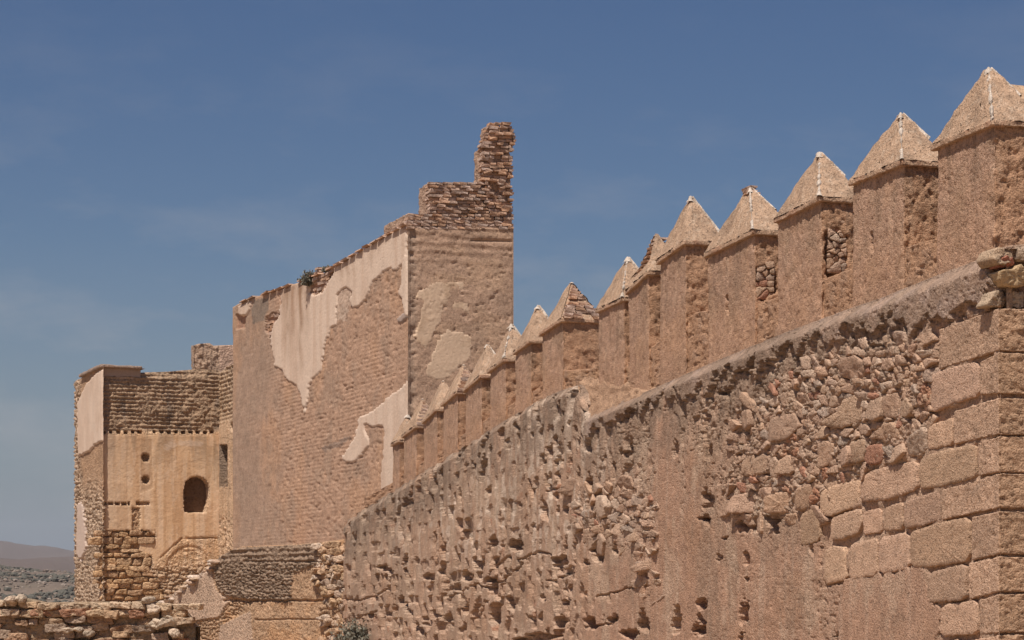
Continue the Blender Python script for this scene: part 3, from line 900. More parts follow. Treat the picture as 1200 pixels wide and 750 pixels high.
join_rest(built[270:], 'small_stones', M_BLOCK, wall)

# loose stones in the broken coping
for i, (p, c, fr) in enumerate([
        ([(1160, 302), (1166, 293), (1178, 288), (1187, 293), (1187, 305), (1175, 311), (1163, 310)], (0.37, 0.275, 0.19), 0.02),
        ([(1171, 312), (1173, 303), (1188, 300), (1190, 309), (1180, 315)], (0.36, 0.17, 0.12), 0.0),
        ([(1169, 329), (1171, 318), (1184, 313), (1206, 311), (1207, 333), (1188, 337), (1172, 335)], (0.46, 0.34, 0.21), 0.06),
        ([(1160, 357), (1164, 345), (1175, 340), (1183, 342), (1184, 359)], (0.40, 0.31, 0.22), -0.10),
        ([(1186, 359), (1186, 341), (1207, 339), (1207, 359)], (0.42, 0.33, 0.235), -0.10),
        ([(1190, 305), (1192, 291), (1207, 287), (1207, 306)], (0.34, 0.26, 0.19), 0.03)]):
    add_stone('loose_stone', SIDE, p, fr, -0.4, M_BLOCK, wall, c, seed=900 + i, edge=0.018, amp=0.04, spacing=0.03, dome=0.0, tilt=0.25, rough=0.05, wobf=11)

# ------------------------------------------------------------------ parapet and merlons
par_top = curve([(1240, 240), (1163, 262), (1075, 284), (975, 322), (890, 355), (812, 366), (765, 404), (735, 424), (700, 431), (660, 434),
                 (640, 447), (600, 472), (570, 490), (540, 510), (510, 530), (480, 550), (455, 567), (430, 582)])
def par_h(S, Z, PX, PY, zt):
    n = fbm(S * 4, Z * 4, 4, 130); f = fbm(S * 24, Z * 24, 3, 131)
    h = -0.05 + 0.04 * n + 0.022 * f - 0.03 * sst(0.12, 0.3, fbm(S * 12, Z * 12, 3, 133))
    col = np.broadcast_to(np.array((0.40, 0.255, 0.165)), S.shape + (3,)).copy()
    sand = inpoly(PX, PY, [(660, 436), (760, 430), (770, 470), (690, 490)]) * 1.0
    col = mixc(col, sand * 0.6, (0.41, 0.265, 0.165))
    col = mixc(col, sst(0.0, 0.25, n) * 0.4, (0.34, 0.245, 0.18))
    return h, col
panel('parapet', PAR, 1163, 425, 1.6, par_top, 0.2, 150, par_h, M_STONE, wall, cap=((-0.35, 0.03), (-0.72, 0.0), (-0.74, -3.0)), zpow=0.6)

# sandy ledge where the coping has fallen away
def ledge():
    cols = np.linspace(668, 752, 60)
    s = WALL.s_of(cols)
    R = []
    C = []
    for t in np.linspace(0, 1, 14):
        z = (HY - lerp(np.interp(cols, [668, 684, 690, 752], [452, 490, 488, 464]), np.interp(cols, [668, 700, 752], [441, 444, 454]), t)) / F * WALL.D(s)
        n = fbm(s * 3, z * 6 + t * 3, 4, 141)
        R.append(WALL.pos(s, z + 0.05 * n, -0.14 - 0.20 * t + 0.10 * n)); C.append(np.tile((0.38, 0.255, 0.17), (len(cols), 1)))
    P = np.array(R)
    fl = (s[-1] > s[0]) == WALL.flip
    put_mesh('earth_ledge', P.reshape(-1, 3), grid_quads(14, len(cols), not fl), M_STONE, wall, np.concatenate(C))
ledge()

brick_meshes = []
for k in range(6):
    V, N, Q = rbox(None, (1, 1, 1), 2.0, 0.0)
    r_ = np.random.default_rng(50 + k)
    key = {}
    for i, v in enumerate(V):
        kk = tuple(np.round(v, 3))
        if kk not in key: key[kk] = (r_.random(3) - 0.5) * 0.16
        V[i] = v - 0.5 + key[kk]
    me = bpy.data.meshes.new('brick')
    me.from_pydata([tuple(v) for v in V], [], [tuple(int(i) for i in q) for q in Q])
    me.materials.append(M_BRICK)
    brick_meshes.append(me)
BRICKS = {}
def brick(parent, P, size, rotz, name='brick', tilt=0.0):
    """one brick as an object of its own: centre P (world), size (length, depth, height)"""
    o = bpy.data.objects.new(name, random.choice(brick_meshes)); COL.objects.link(o)
    off = np.zeros(3); p = parent
    while p is not None:
        off = off + np.array(p.location); p = p.parent
    o.parent = parent
    o.location = tuple(np.asarray(P) - off)
    o.scale = size
    o.rotation_euler = (tilt, random.uniform(-.03, .03), rotz)
    BRICKS[parent.name] = BRICKS.get(parent.name, 0) + 1
    return o

PE = PAR.shifted(0.07)           # eaves line
EAVE_U = UW; EAVE_W = WW
MERLONS = [  # eave corner, far eave end, apex, thickness, features
    ((1163, 141), (1090, 171), (1157, 82), 0.76, 'wing ridge'),
    ((1057, 188), (993, 213), (1052, 135), 0.78, 'ridge slit'),
    ((960, 231), (905, 258), (963, 181), 0.76, 'ridge rubble'),
    ((882, 270), (824, 298), (877, 222), 0.76, 'ridge slit rubble topbricks'),
    ((801, 282), (768, 307), (809, 232), 0.78, 'tip'),
    ((758, 318), (732, 342), (771, 276), 0.76, 'steps'),
    ((729, 349), (697, 364), (732, 303), 0.76, 'ridge'),
    ((657, 373.5), (631, 391), (669, 332), 0.95, 'bricks'),
    ((620, 399), (600, 413), (638, 359), 0.78, 'tip'),
    ((590, 420.5), (570, 435), (606, 381), 0.76, 'ridge tip'),
    ((562, 440), (542, 457), (573, 405), 0.76, 'tip'),
    ((534, 459), (516, 474), (550, 428), 0.76, 'fewbricks'),
    ((510, 479), (493, 495), (521, 447), 0.76, ''),
    ((486, 499), (470, 511), (495, 468), 0.76, 'fewbricks'),
    ((466, 516), (457, 521), (474, 487), 0.74, 'tip')]

def merlon(i, corner, left, apex, T, feat):
    feat = feat.split()
    sC, zC = PE.sz(*corner); sL, zL = PE.sz(*left)
    L = sL - sC
    base_px = par_top(corner[0])
    D = PE.D(sC)
    zb = min((HY - wall_top(corner[0] if corner[0] < 1171 else 1171)) / F * WALL.D(WALL.s_of(corner[0])), (HY - wall_top(left[0])) / F * WALL.D(WALL.s_of(left[0]))) - 0.35
    Tt = T + 0.14
    Tx = Tt + (4.6 if 'wing' in feat else 0)
    def at(a, b, z):
        a, b, z = np.broadcast_arrays(np.asarray(a, float), np.asarray(b, float), np.asarray(z, float))
        return np.stack([PE.o[0] + (sC + a) * UW[0] + b * WW[0], PE.o[1] + (sC + a) * UW[1] + b * WW[1], z], -1)
    res = 0.022 * D / 30
    e = 0.07
    dims = (L - 2 * e, Tx - 2 * e, 1.0)
    hgt = max(zC, zL) - zb
    V, N, Q = rbox(None, (dims[0], dims[1], hgt), res, 0.025)
    ztop = zC + (zL - zC) * ((V[:, 0] + e) / L) - 0.03
    z = zb + (ztop - zb) * V[:, 2] / hgt
    P = at(V[:, 0] + e, V[:, 1] + e, z)
    Nw = N[:, 0:1] * np.array([[UW[0], UW[1], 0]]) + N[:, 1:2] * np.array([[WW[0], WW[1], 0]]) + N[:, 2:3] * np.array([[0, 0, 1.0]])
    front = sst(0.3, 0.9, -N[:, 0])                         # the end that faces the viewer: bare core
    px, py = project(P)
    h = fbm3(P, 1.8, 4, 150 + i) * 0.06 + fbm3(P, 22, 3, 170 + i, 0.8) * 0.016 + front * fbm3(P, 9, 4, 190 + i) * 0.05
    h = h - 0.014 * sst(0.14, 0.28, fbm3(P, 26, 2, 210 + i)) - front * 0.03 * sst(0.1, 0.3, fbm3(P, 11, 3, 230 + i))
    if 'slit' in feat:
        xs = {1: (1021, 272, 295), 3: (852, 346, 368)}[i]
        m = (np.abs(px - xs[0] - 0.6 * np.sin(py * 0.5)) < 1.4) & (py > xs[1]) & (py < xs[2]) & (front < 0.3)
        h = np.where(m, -0.13, h)
    if 'rubble' in feat:
        rb = {2: (980, 300, 12, 30), 3: (899, 330, 12, 18)}[i]
        m = sst(1.2, 0.8, np.hypot((px - rb[0]) / rb[2], (py - rb[1]) / rb[3]) + fbm3(P, 8, 3, 7)) * front
        h = h - 0.16 * m * (0.5 + fbm3(P, 14, 2, 9) + 0.4)
    # fallen render low on the corner
    low = sst(0.75, 0.3, V[:, 2] / hgt)
    cornr = np.exp(-((V[:, 0] ** 2 + V[:, 1] ** 2)) / 0.01)
    h = h - 0.035 * cornr * sst(-0.1, 0.25, fbm3(P, 5, 3, 250 + i))
    P = P + Nw * h[:, None]
    cc = np.tile(np.array((0.395, 0.268, 0.19)), (len(P), 1))
    cc = mixc(cc, sst(-0.05, 0.25, fbm3(P, 1.6, 4, 270 + i)) * 0.6, (0.43, 0.285, 0.19))
    cc = mixc(cc, sst(0.0, 0.22, fbm3(P, 2.2, 5, 272 + i)) * 0.55, (0.30, 0.21, 0.145))
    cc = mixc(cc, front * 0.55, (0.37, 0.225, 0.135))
    cc = mixc(cc, sst(0.08, 0.3, fbm3(P * np.array([3, 3, .5]), 2.4, 3, 290 + i)) * 0.35, (0.47, 0.34, 0.24))
    cc = mixc(cc, sst(0.04, 0.2, fbm3(P * np.array([4, 4, .45]), 2.0, 4, 295 + i)) * sst(0.35, 0.9, V[:, 2] / hgt) * 0.6, (0.26, 0.18, 0.125))
    cc = mixc(cc, low * 0.3, (0.44, 0.27, 0.17))
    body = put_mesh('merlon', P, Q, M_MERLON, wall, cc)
    # cornice
    ct = 0.095
    V, N, Q = rbox(None, (L, Tx, ct), max(0.03, res * 1.3), 0.02)
    z = zC + (zL - zC) * V[:, 0] / L - ct * 0.75 + V[:, 2]
    P = at(V[:, 0], V[:, 1], z)
    Nw = N[:, 0:1] * np.array([[UW[0], UW[1], 0]]) + N[:, 1:2] * np.array([[WW[0], WW[1], 0]]) + N[:, 2:3] * np.array([[0, 0, 1.0]])
    P = P + Nw * (fbm3(P, 6, 3, 310 + i) * 0.04 + fbm3(P, 25, 2, 311 + i) * 0.018 - 0.004)[:, None]
    cc = np.tile(np.array((0.44, 0.31, 0.215)), (len(P), 1))
    cc = mixc(cc, sst(0.05, 0.2, fbm3(P, 5, 3, 330 + i)) * 0.5, (0.36, 0.21, 0.14))
    put_mesh('cornice', P, Q, M_CAP, body, cc)
    # pyramid cap, four faces
    ac = (L / 2, Tt / 2)
    Dap = at(*ac, 0)[1]
    zap = (HY - apex[1]) / F * Dap
    zt0 = ct * 0.2
    fc = [((0, 0), (L, 0)), ((L, 0), (L, Tt)), ((L, Tt), (0, Tt)), ((0, Tt), (0, 0))]
    if 'wing' in feat:
        fc = fc[:2] + [((L, Tt), (0, Tt)), ((0, Tt), (0, 0))]
    VV, QQ, CC = [], [], []; base = 0
    for k, (p0, p1) in enumerate(fc):
        nu = max(8, int(np.hypot(p1[0] - p0[0], p1[1] - p0[1]) / res / 1.6)); nv = max(10, int(0.9 / res / 1.6))
        U, W_ = np.meshgrid(np.linspace(0, 1, nu), np.linspace(0, 1, nv))
        tip = 0.075
        a = lerp(p0[0] + (p1[0] - p0[0]) * U, ac[0] + ((p0[0] + (p1[0] - p0[0]) * U) - ac[0]) * tip, W_)
        b = lerp(p0[1] + (p1[1] - p0[1]) * U, ac[1] + ((p0[1] + (p1[1] - p0[1]) * U) - ac[1]) * tip, W_)
        ze = zC + (zL - zC) * (p0[0] + (p1[0] - p0[0]) * U) / L + zt0
        z = lerp(ze, zap, W_)
        P = at(a, b, z)
        out = at(ac[0] + (a - ac[0]) * 1.3, ac[1] + (b - ac[1]) * 1.3, z + 0.25) - at(ac[0], ac[1], z)
        out = out / np.linalg.norm(out, axis=-1, keepdims=True)
        hip = np.minimum(U, 1 - U) * (1 - W_)
        h = fbm3(P, 3, 4, 350 + i) * 0.09 + fbm3(P, 24, 3, 360 + i) * 0.022 - 0.012 * sst(0.12, 0.28, fbm3(P, 30, 2, 365 + i))
        h = h - 0.03 * sst(0.05, 0.0, hip) * (0.5 + 2 * fbm3(P, 6, 2, 370 + i))
        if 'steps' in feat and k == 0:
            h = h - 0.10 * sst(0.15, 0.5, W_)
        if 'bricks' in feat and k == 3:
            h = h - 0.03
        P = P + out * h[..., None]
        c = np.broadcast_to(np.array((0.41, 0.29, 0.20)), P.shape).copy()
        c = mixc(c, sst(0, 0.22, fbm3(P, 3, 5, 380 + i, .65)) * 0.7, (0.28, 0.20, 0.14))
        c = mixc(c, sst(0.1, 0.25, fbm3(P, 16, 2, 390 + i)) * 0.5, (0.50, 0.40, 0.30))
        VV.append(P.reshape(-1, 3)); CC.append(c.reshape(-1, 3)); QQ.append(grid_quads(nv, nu, False, base)); base += P.shape[0] * P.shape[1]
    # blunt tip
    n0 = base
    tipP = at(np.array([ac[0]]), np.array([ac[1]]), np.array([zap + 0.035]))
    ring = []
    for (p0, p1) in fc:
        ring.append(at(ac[0] + (p0[0] - ac[0]) * 0.085, ac[1] + (p0[1] - ac[1]) * 0.085, zap - 0.005))
    VV.append(np.concatenate([np.array(ring).reshape(-1, 3), tipP])); CC.append(np.tile((0.52, 0.42, 0.33), (5, 1)))
    tr = [(n0 + k, n0 + (k + 1) % 4, n0 + 4) for k in range(4)]
    # face orientation: make them point up
    Vc = np.concatenate(VV)
    q = np.concatenate(QQ)
    nz_ = np.cross(Vc[q[:, 1]] - Vc[q[:, 0]], Vc[q[:, 3]] - Vc[q[:, 0]])[:, 2]
    q = np.where((nz_ < 0)[:, None], q[:, ::-1], q)
    tn = np.cross(Vc[tr[0][1]] - Vc[tr[0][0]], Vc[tr[0][2]] - Vc[tr[0][0]])[2]
    if tn < 0: tr = [t[::-1] for t in tr]
    put_mesh('cap', Vc, q, M_CAP, body, np.concatenate(CC), tr)
    if 'wing' in feat:      # ridge of the corner merlon running on to the right
        zr = (HY - 99) / F * (Dap + 0.1)
        n1, n2 = 60, 16
        U, W_ = np.meshgrid(np.linspace(0, 1, n1), np.linspace(0, 1, n2))
        VV, QQ, CC = [], [], []
        base = 0
        for sd in (0, 1):
            a = (0 + ac[0] * W_) if sd == 0 else (L - ac[0] * W_)
            b = lerp(0.5, Tx, U)
            z = lerp(zC + zt0 - 0.01, zr, W_) + 0.03 * fbm(U * 8, W_ * 3, 3, 5)
            P = at(a, b, z)
            P = P + (fbm3(P, 20, 3, 395) * 0.03)[..., None] * np.array([0, -0.6, 0.8])
            VV.append(P.reshape(-1, 3)); CC.append(np.tile((0.45, 0.32, 0.215), (n1 * n2, 1)))
            QQ.append(grid_quads(n2, n1, sd == 1, base)); base += n1 * n2
        put_mesh('ridge_cap', np.concatenate(VV), np.concatenate(QQ), M_CAP, body, np.concatenate(CC))
    # white mortar along the hips
    def hip_line(p, t0, t1, wdt, gaps):
        n = 46
        t = np.linspace(t0, t1, n)
        a = lerp(p[0], ac[0], t * 0.94); b = lerp(p[1], ac[1], t * 0.94)
        z = lerp(zC + (zL - zC) * p[0] / L + zt0, zap, t)
        P0 = at(a, b, z)
        d = P0[-1] - P0[0]; d /= np.linalg.norm(d)
        outv = at(p[0], p[1], 0) - at(ac[0], ac[1], 0); outv /= np.linalg.norm(outv)
        up = np.array([0, 0, 1.0]); nn = np.cross(np.cross(d, outv), d); 
        nn = np.cross(np.cross(d, outv + up), d); nn /= np.linalg.norm(nn)
        sd = np.cross(d, nn)
        wv = wdt * (0.75 + 1.3 * np.abs(fbm(t * 14, t * 0 + i, 3, 400 + i)) * 2) * np.where(t < t0 + 0.1, 1.0 + (t0 + 0.1 - t) * 12, 1)
        wv = np.where(fbm(t * 16 + 3 * i, t * 0, 3, 410 + i) > gaps, 0.005, wv)
        rows = []
        for off, lift in ((-1, -0.03), (-0.6, 0.012), (0, 0.022), (0.6, 0.012), (1, -0.03)):
            rows.append(P0 + sd * (wv * off)[:, None] + nn * (lift + 0.008 * fbm(t * 30, t * 0 + off, 2, 420 + i))[:, None])
        P = np.array(rows)
        q = grid_quads(5, n)
        nq = np.cross(P[1, 1] - P[1, 0], P[2, 0] - P[1, 0])
        if np.dot(nq, nn) < 0: q = q[:, ::-1]
        put_mesh('ridge_mortar', P.reshape(-1, 3), q, M_LIME, body)
    if 'ridge' in feat:
        hip_line((0, 0), 0.0, 1.0, 0.022 * (D / 30) ** 0.5, 0.03)
    if 'ridge' in feat or 'tip' in feat:
        hip_line((0, Tt), 0.5 if 'ridge' in feat else 0.2, 1.02, 0.016 * (D / 30) ** 0.5, 0.02)
        hip_line((0, 0), 0.90, 1.02, 0.03 * (D / 30) ** 0.5, 0.5)
    ang = math.atan2(WW[1], WW[0])
    if 'bricks' in feat or 'fewbricks' in feat:
        rows = 12 if 'bricks' in feat else 7
        for rI in range(rows):
            t = (rI + 0.4) / rows * 0.93
            hw = (Tt / 2) * (1 - t) - 0.03
            a = ac[0] * t * 0.95 + 0.06; z = lerp(zC + zt0, zap, t) + 0.0
            nb = max(1, int(round(2 * hw / 0.26)))
            wdt = 2 * hw / nb
            for b_ in range(nb):
                if random.random() < 0.08 and nb > 1: continue
                brick(body, at(a - 0.02 + random.uniform(-.012, .012), Tt / 2 - hw + wdt * (b_ + 0.5) + random.uniform(-.01, .01), z), (wdt * 0.93, 0.2, (zap - zC) / rows * 0.72), ang)
    if 'topbricks' in feat:
        for k in range(4):
            brick(body, at(ac[0] - 0.04 + 0.03 * k, ac[1] + random.uniform(-.03, .05), zap - 0.09 + 0.045 * k), (0.26 - 0.04 * k, 0.22, 0.04), ang + random.uniform(-.2, .2))
    if 'steps' in feat:
        for k in range(9):
            t = 0.25 + k * 0.085
            brick(body, at(lerp(L * 0.75, ac[0] + 0.02, t), ac[1] - lerp(Tt / 2, 0, t) + 0.12, lerp(zL + zt0, zap, t)), (0.24, 0.3, 0.045), ang + random.uniform(-.15, .15))
    if 'rubble' in feat:
        rp_ = Plane(at(0.07, 0, 0)[:2], WW, -UW)
        rb = {2: (981, 300, 8, 26), 3: (899, 331, 8, 15)}[i]
        zone = {2: [(973, 264), (990, 260), (991, 314), (974, 318)], 3: [(889, 314), (906, 308), (906, 346), (890, 349)]}[i]
        pts = scatter_in(zone, 7.5, 33 + i)
        cells = voronoi_cells(np.array([(a_, b_) for a_, b_, _ in pts]), np.array(zone).min(0) - 2, np.array(zone).max(0) + 2)
        for k, cl in enumerate(cells):
            if cl is None: continue
            add_stone('stone', rp_, [tuple(v) for v in cl], -0.03 + 0.045 * random.random(), -0.25, M_BLOCK, body, random.choice(RUB_COLS), seed=950 + k + i * 20,
                      edge=0.012, dome=0.02, spacing=0.035, tilt=0.3, rough=0.02, wobf=16, shrink=0.006)
for i, m in enumerate(MERLONS):
    merlon(i, *m)

# ------------------------------------------------------------------ the tall tower
UT = np.array((-1050.0, 2500.0)); UT /= np.linalg.norm(UT)
WT = np.array((UT[1], -UT[0])); NT = -WT
DT = 72.5
TC = np.array(((478 - CX) / F * DT, DT))
TL = Plane(TC, UT, NT)
TR = Plane(TC, WT, -UT)
tower = thing('ruined_tower', (TC[0], TC[1], BASE_Z), 'tall tower with peeling pale plaster and a broken brick pillar on its roof', 'tower')
t_top = curve([(478, 263), (476, 264), (430, 290), (405, 306), (380, 320), (350, 331), (330, 339), (300, 348), (280, 356), (275, 359), (262, 366)])
BR_SPOT = [(362, 316), (377, 311), (390, 308), (391, 318), (385, 328), (378, 341), (369, 345), (364, 342), (366, 330)]

def tl_h(S, Z, PX, PY, zt):
    nb = fbm(S * 0.5, Z * 0.6, 4, 501); nm = fbm(S * 2.2, Z * 3.2, 4, 502); nf = fbm(S * 9, Z * 12, 3, 503)
    wob = 0.05 * fbm(S * 0.8, Z * 0.8, 3, 504)
    lay = np.sin((Z + wob) / 0.145 * 2 * math.pi)
    centre = sst(300, 345, PX + 40 * nb)
    str_ = np.clip(0.35 + 1.6 * fbm(S * 0.35, Z * 0.4, 3, 505), 0.05, 1) * (0.3 + 0.7 * centre)
    h = 0.04 * nb + 0.022 * nm + 0.028 * nf * (0.4 + 0.6 * centre) + 0.011 * lay * str_
    pit = sst(0.13, 0.3, fbm(S * 4.5, Z * 8, 4, 506)) * (0.25 + 0.75 * centre)
    h = h - 0.032 * pit
    br = inpoly(PX + 3 * nf, PY + 3 * nm, BR_SPOT)
    br2 = inpoly(PX + 3 * nf, PY + 3 * nm, [(312, 372), (320, 366), (328, 368), (326, 388), (318, 398), (311, 388)]) | inpoly(PX, PY, [(277, 368), (288, 370), (286, 384), (277, 386)])
    rubs = inpoly(PX + 6 * nf, PY + 6 * nm, [(393, 342), (408, 335), (414, 345), (408, 360), (405, 376), (394, 376)])
    h = np.where(br | br2, -0.10 + 0.05 * nf, h)
    edge = sst(478, 474, PX) * 0.8 + 0.2
    h = np.where(PX > 474, h * edge, h)
    col = np.broadcast_to(np.array((0.40, 0.275, 0.195)), S.shape + (3,)).copy()
    col = mixc(col, sst(345, 300, PX + 50 * nb) * 0.7, (0.315, 0.235, 0.175))
    col = mixc(col, sst(0.0, 0.25, fbm(S * 0.5 + 3, Z * 0.35, 4, 507)) * 0.45, (0.43, 0.275, 0.175))
    col = mixc(col, sst(0.02, 0.25, fbm(S * 0.9, Z * 0.9 + 7, 4, 508)) * 0.55, (0.31, 0.23, 0.17))
    col = mixc(col, (br | br2) * 0.6, (0.33, 0.19, 0.13))
    col = mixc(col, rubs * 0.6, (0.52, 0.42, 0.33))
    col = mixc(col, inpoly(PX + 5 * nm, PY + 5 * nf, [(378, 525), (402, 513), (412, 512), (400, 522), (380, 530)]) * 0.8, (0.24, 0.185, 0.145))
    col = mixc(col, inpoly(PX + 3 * nm, PY + 3 * nf, [(298, 352), (316, 348), (314, 362), (308, 376), (296, 380), (294, 365)]) * 0.8, (0.20, 0.165, 0.13))
    return h, col
pd_tl = panel('side_wall', TL, 478, 273, 1.05, t_top, BASE_Z, 330, tl_h, M_FARS, tower, cap=((-0.5, 0.03), (-3.0, 0.0)))

def nz_mask(pd, polys, amp=2.2, seed=600):
    S, Z = pd['S'], pd['Z']
    jx = amp * 2 * fbm(S * 2.2, Z * 4.5, 5, seed, 0.9); jy = amp * 2 * fbm(S * 2.2 + 5, Z * 4.5, 5, seed + 1, 0.9)
    m = np.zeros(S.shape, bool)
    for p in polys: m |= inpoly(pd['PX'] + jx, pd['PY'] + jy, p)
    return m

PLA_UP = [(331, 330), (340, 325), (400, 300), (450, 268), (478, 254), (480, 305), (471, 312), (466, 320), (457, 316), (448, 321), (438, 331), (433, 345), (424, 358), (412, 363),
          (408, 352), (412, 344), (404, 338), (397, 346), (394, 370), (395, 380), (388, 389), (383, 401), (380, 420), (377, 437), (370, 441), (364, 452), (362, 470), (358, 486), (355, 487),
          (352, 462), (345, 451), (335, 446), (330, 434), (320, 431), (318, 410), (316, 396), (318, 382), (326, 370), (328, 356)]
PLA_L = [(279, 358), (296, 351), (294, 364), (288, 372), (279, 371)]
PLA_LOW = [(479, 438), (476, 446), (468, 455), (456, 463), (446, 473), (436, 481), (426, 485), (420, 488), (418, 500), (413, 515), (405, 527), (400, 537), (404, 543), (415, 543), (425, 535),
           (433, 522), (432, 510), (427, 500), (429, 497), (437, 503), (447, 499), (450, 506), (448, 530), (446, 556), (446, 580), (460, 580), (470, 530), (479, 500)]
PLA_STRIP = [(473, 296), (480, 296), (480, 372), (474, 372), (471, 352), (466, 346), (470, 330), (471, 312)]
PLA_G = [(464, 374), (472, 366), (480, 362), (480, 372), (472, 380), (466, 380)]
m_br = nz_mask(pd_tl, [BR_SPOT])
def pla_col(S, Z, PX, PY):
    c = np.broadcast_to(C_WHITE, S.shape + (3,)).copy()
    for x, wd, y0, y1, st in [(337, 4, 330, 450, .6), (344, 2.5, 330, 440, .5), (353, 2.5, 325, 480, .65), (360, 2, 330, 420, .3), (408, 2, 300, 345, .45), (415, 1.6, 300, 340, .4), (437, 2, 280, 325, .5), (445, 1.5, 275, 310, .4), (463, 2, 262, 300, .4), (400, 2, 310, 340, .35)]:
        m = np.exp(-((PX - x + 1.2 * np.sin(PY * 0.13)) / (wd * 1.25)) ** 2) * sst(y1, y0, PY) * (0.7 + fbm(S * 3, Z * 1.0, 3, 611))
        c = mixc(c, np.clip(m * st * 1.9, 0, 0.92), (0.25, 0.155, 0.095))
    top = sst(12, 2, PY - t_top(PX))
    c = mixc(c, top * np.clip(0.5 + 2 * fbm(S * 2, Z, 3, 612), 0, 1) * 0.6, (0.30, 0.21, 0.15))
    c = mixc(c, sst(-0.05, 0.25, fbm(S * 2.5, Z * 0.3, 4, 613)) * 0.4, (0.46, 0.33, 0.24))
    return c
patch('plaster', pd_tl, nz_mask(pd_tl, [PLA_UP], 2.8) & ~m_br, 0.03, M_PLASTER, tower, pla_col)
patch('plaster', pd_tl, nz_mask(pd_tl, [PLA_L], 1.5), 0.05, M_PLASTER, tower, pla_col)
patch('plaster', pd_tl, nz_mask(pd_tl, [PLA_LOW], 2.2), 0.03, M_PLASTER, tower, pla_col)
patch('plaster', pd_tl, nz_mask(pd_tl, [PLA_STRIP], 1.2), 0.05, M_PLASTER, tower, pla_col)
patch('plaster', pd_tl, nz_mask(pd_tl, [PLA_G], 1.0), 0.045, M_PLASTER, tower, lambda S, Z, PX, PY: np.broadcast_to(np.array((0.35, 0.28, 0.23)), S.shape + (3,)).copy())

def tr_h(S, Z, PX, PY, zt):
    nb = fbm(S * 0.8, Z * 0.8, 4, 521); nm = fbm(S * 3, Z * 5, 4, 522); nf = fbm(S * 12, Z * 14, 3, 523)
    lay = np.sin((Z + 0.08 * nb) / 0.31 * 2 * math.pi)
    leftc = sst(492, 484, PX + 8 * nm)
    h = 0.04 * nb + 0.014 * nm + 0.016 * nf + 0.010 * lay * sst(330, 290, PY)
    h = h - 0.03 * sst(0.15, 0.3, fbm(S * 4, Z * 10, 4, 524)) - leftc * (0.03 + 0.12 * np.clip(fbm(S * 4, Z * 6, 3, 525) + 0.1, 0, 1))
    h = h - 0.06 * sst(1.2, 0.3, np.abs(PY - 282 - 2 * nm)) * (PX > 552)
    h = np.where(PX < 481, h * 0.3, h)
    h = np.where(PX > 600, -0.02, h)
    col = np.broadcast_to(np.array((0.40, 0.285, 0.205)), S.shape + (3,)).copy()
    col = mixc(col, sst(0, 0.25, fbm(S * 0.7, Z * 1.8, 4, 526)) * 0.6, (0.45, 0.32, 0.22))
    col = mixc(col, sst(0.02, 0.25, fbm(S * 0.9 + 4, Z * 0.9, 5, 527)) * 0.5, (0.31, 0.225, 0.165))
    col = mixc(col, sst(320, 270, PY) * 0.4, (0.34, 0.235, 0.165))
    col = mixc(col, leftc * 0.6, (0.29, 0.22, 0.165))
    return h, col
tr_top = curve([(478, 266), (602, 268)])
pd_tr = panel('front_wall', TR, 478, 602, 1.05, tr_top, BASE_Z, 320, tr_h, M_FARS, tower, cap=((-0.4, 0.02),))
C_BEIGE = np.array((0.56, 0.43, 0.31))
def beige(S, Z, PX, PY):
    c = np.broadcast_to(C_BEIGE, S.shape + (3,)).copy()
    return mixc(c, sst(0, 0.25, fbm(S * 2, Z * 2, 4, 531)) * 0.4, (0.41, 0.29, 0.19))
for k, p in enumerate([
        [(490, 340), (515, 328), (530, 330), (545, 330), (548, 335), (543, 341), (530, 336), (528, 350), (522, 362), (515, 380), (505, 402), (500, 412), (490, 405), (484, 392), (492, 372), (494, 352), (486, 350)],
        [(530, 353), (545, 352), (552, 360), (553, 370), (543, 365), (536, 362), (529, 364)],
        [(523, 384), (535, 386), (550, 390), (554, 400), (554, 422), (540, 430), (530, 440), (525, 446), (515, 447), (502, 444), (498, 432), (505, 415), (512, 400)]]):
    patch('plaster', pd_tr, nz_mask(pd_tr, [p], 4.0, 640 + k), 0.004, M_PLASTER, tower, beige)

# rear and right sides of the tower
def box_shell(name, pts, z0, z1, mat, parent, col):
    """pts: plan outline (n,2); vertical walls and a flat top"""
    n = len(pts)
    V = [(p[0], p[1], z) for z in (z0, z1) for p in pts]
    Q = [(i, (i + 1) % n, n + (i + 1) % n, n + i) for i in range(n)]
    o = put_mesh(name, np.array(V), Q + [(n, n + 1, n + 2, n + 3)], mat, parent, np.tile(col, (2 * n, 1)), smooth=False)
    return o
wR = TR.s_of(602.0)
pR = TR.pos(wR, 0, -0.03)[:2]
sB = TL.s_of(273.0)
pB = TL.pos(sB, 0, -0.1)[:2]; pC = pR + UT * 19.0; pA = TL.pos(0, 0, -0.25)[:2] + UT * 0.25
V = []
zr0 = (HY - 268) / F * TR.D(wR)
V = np.array([(pR[0], pR[1], BASE_Z), (pC[0], pC[1], BASE_Z), (pC[0], pC[1], zr0 - 1.2), (pR[0], pR[1], zr0), (pB[0], pB[1], BASE_Z), (pB[0], pB[1], zr0 - 1.2)])
put_mesh('rear_wall', V, [(0, 1, 2, 3), (1, 4, 5, 2)], M_FAR, tower, np.tile((0.37, 0.25, 0.17), (6, 1)), smooth=False)

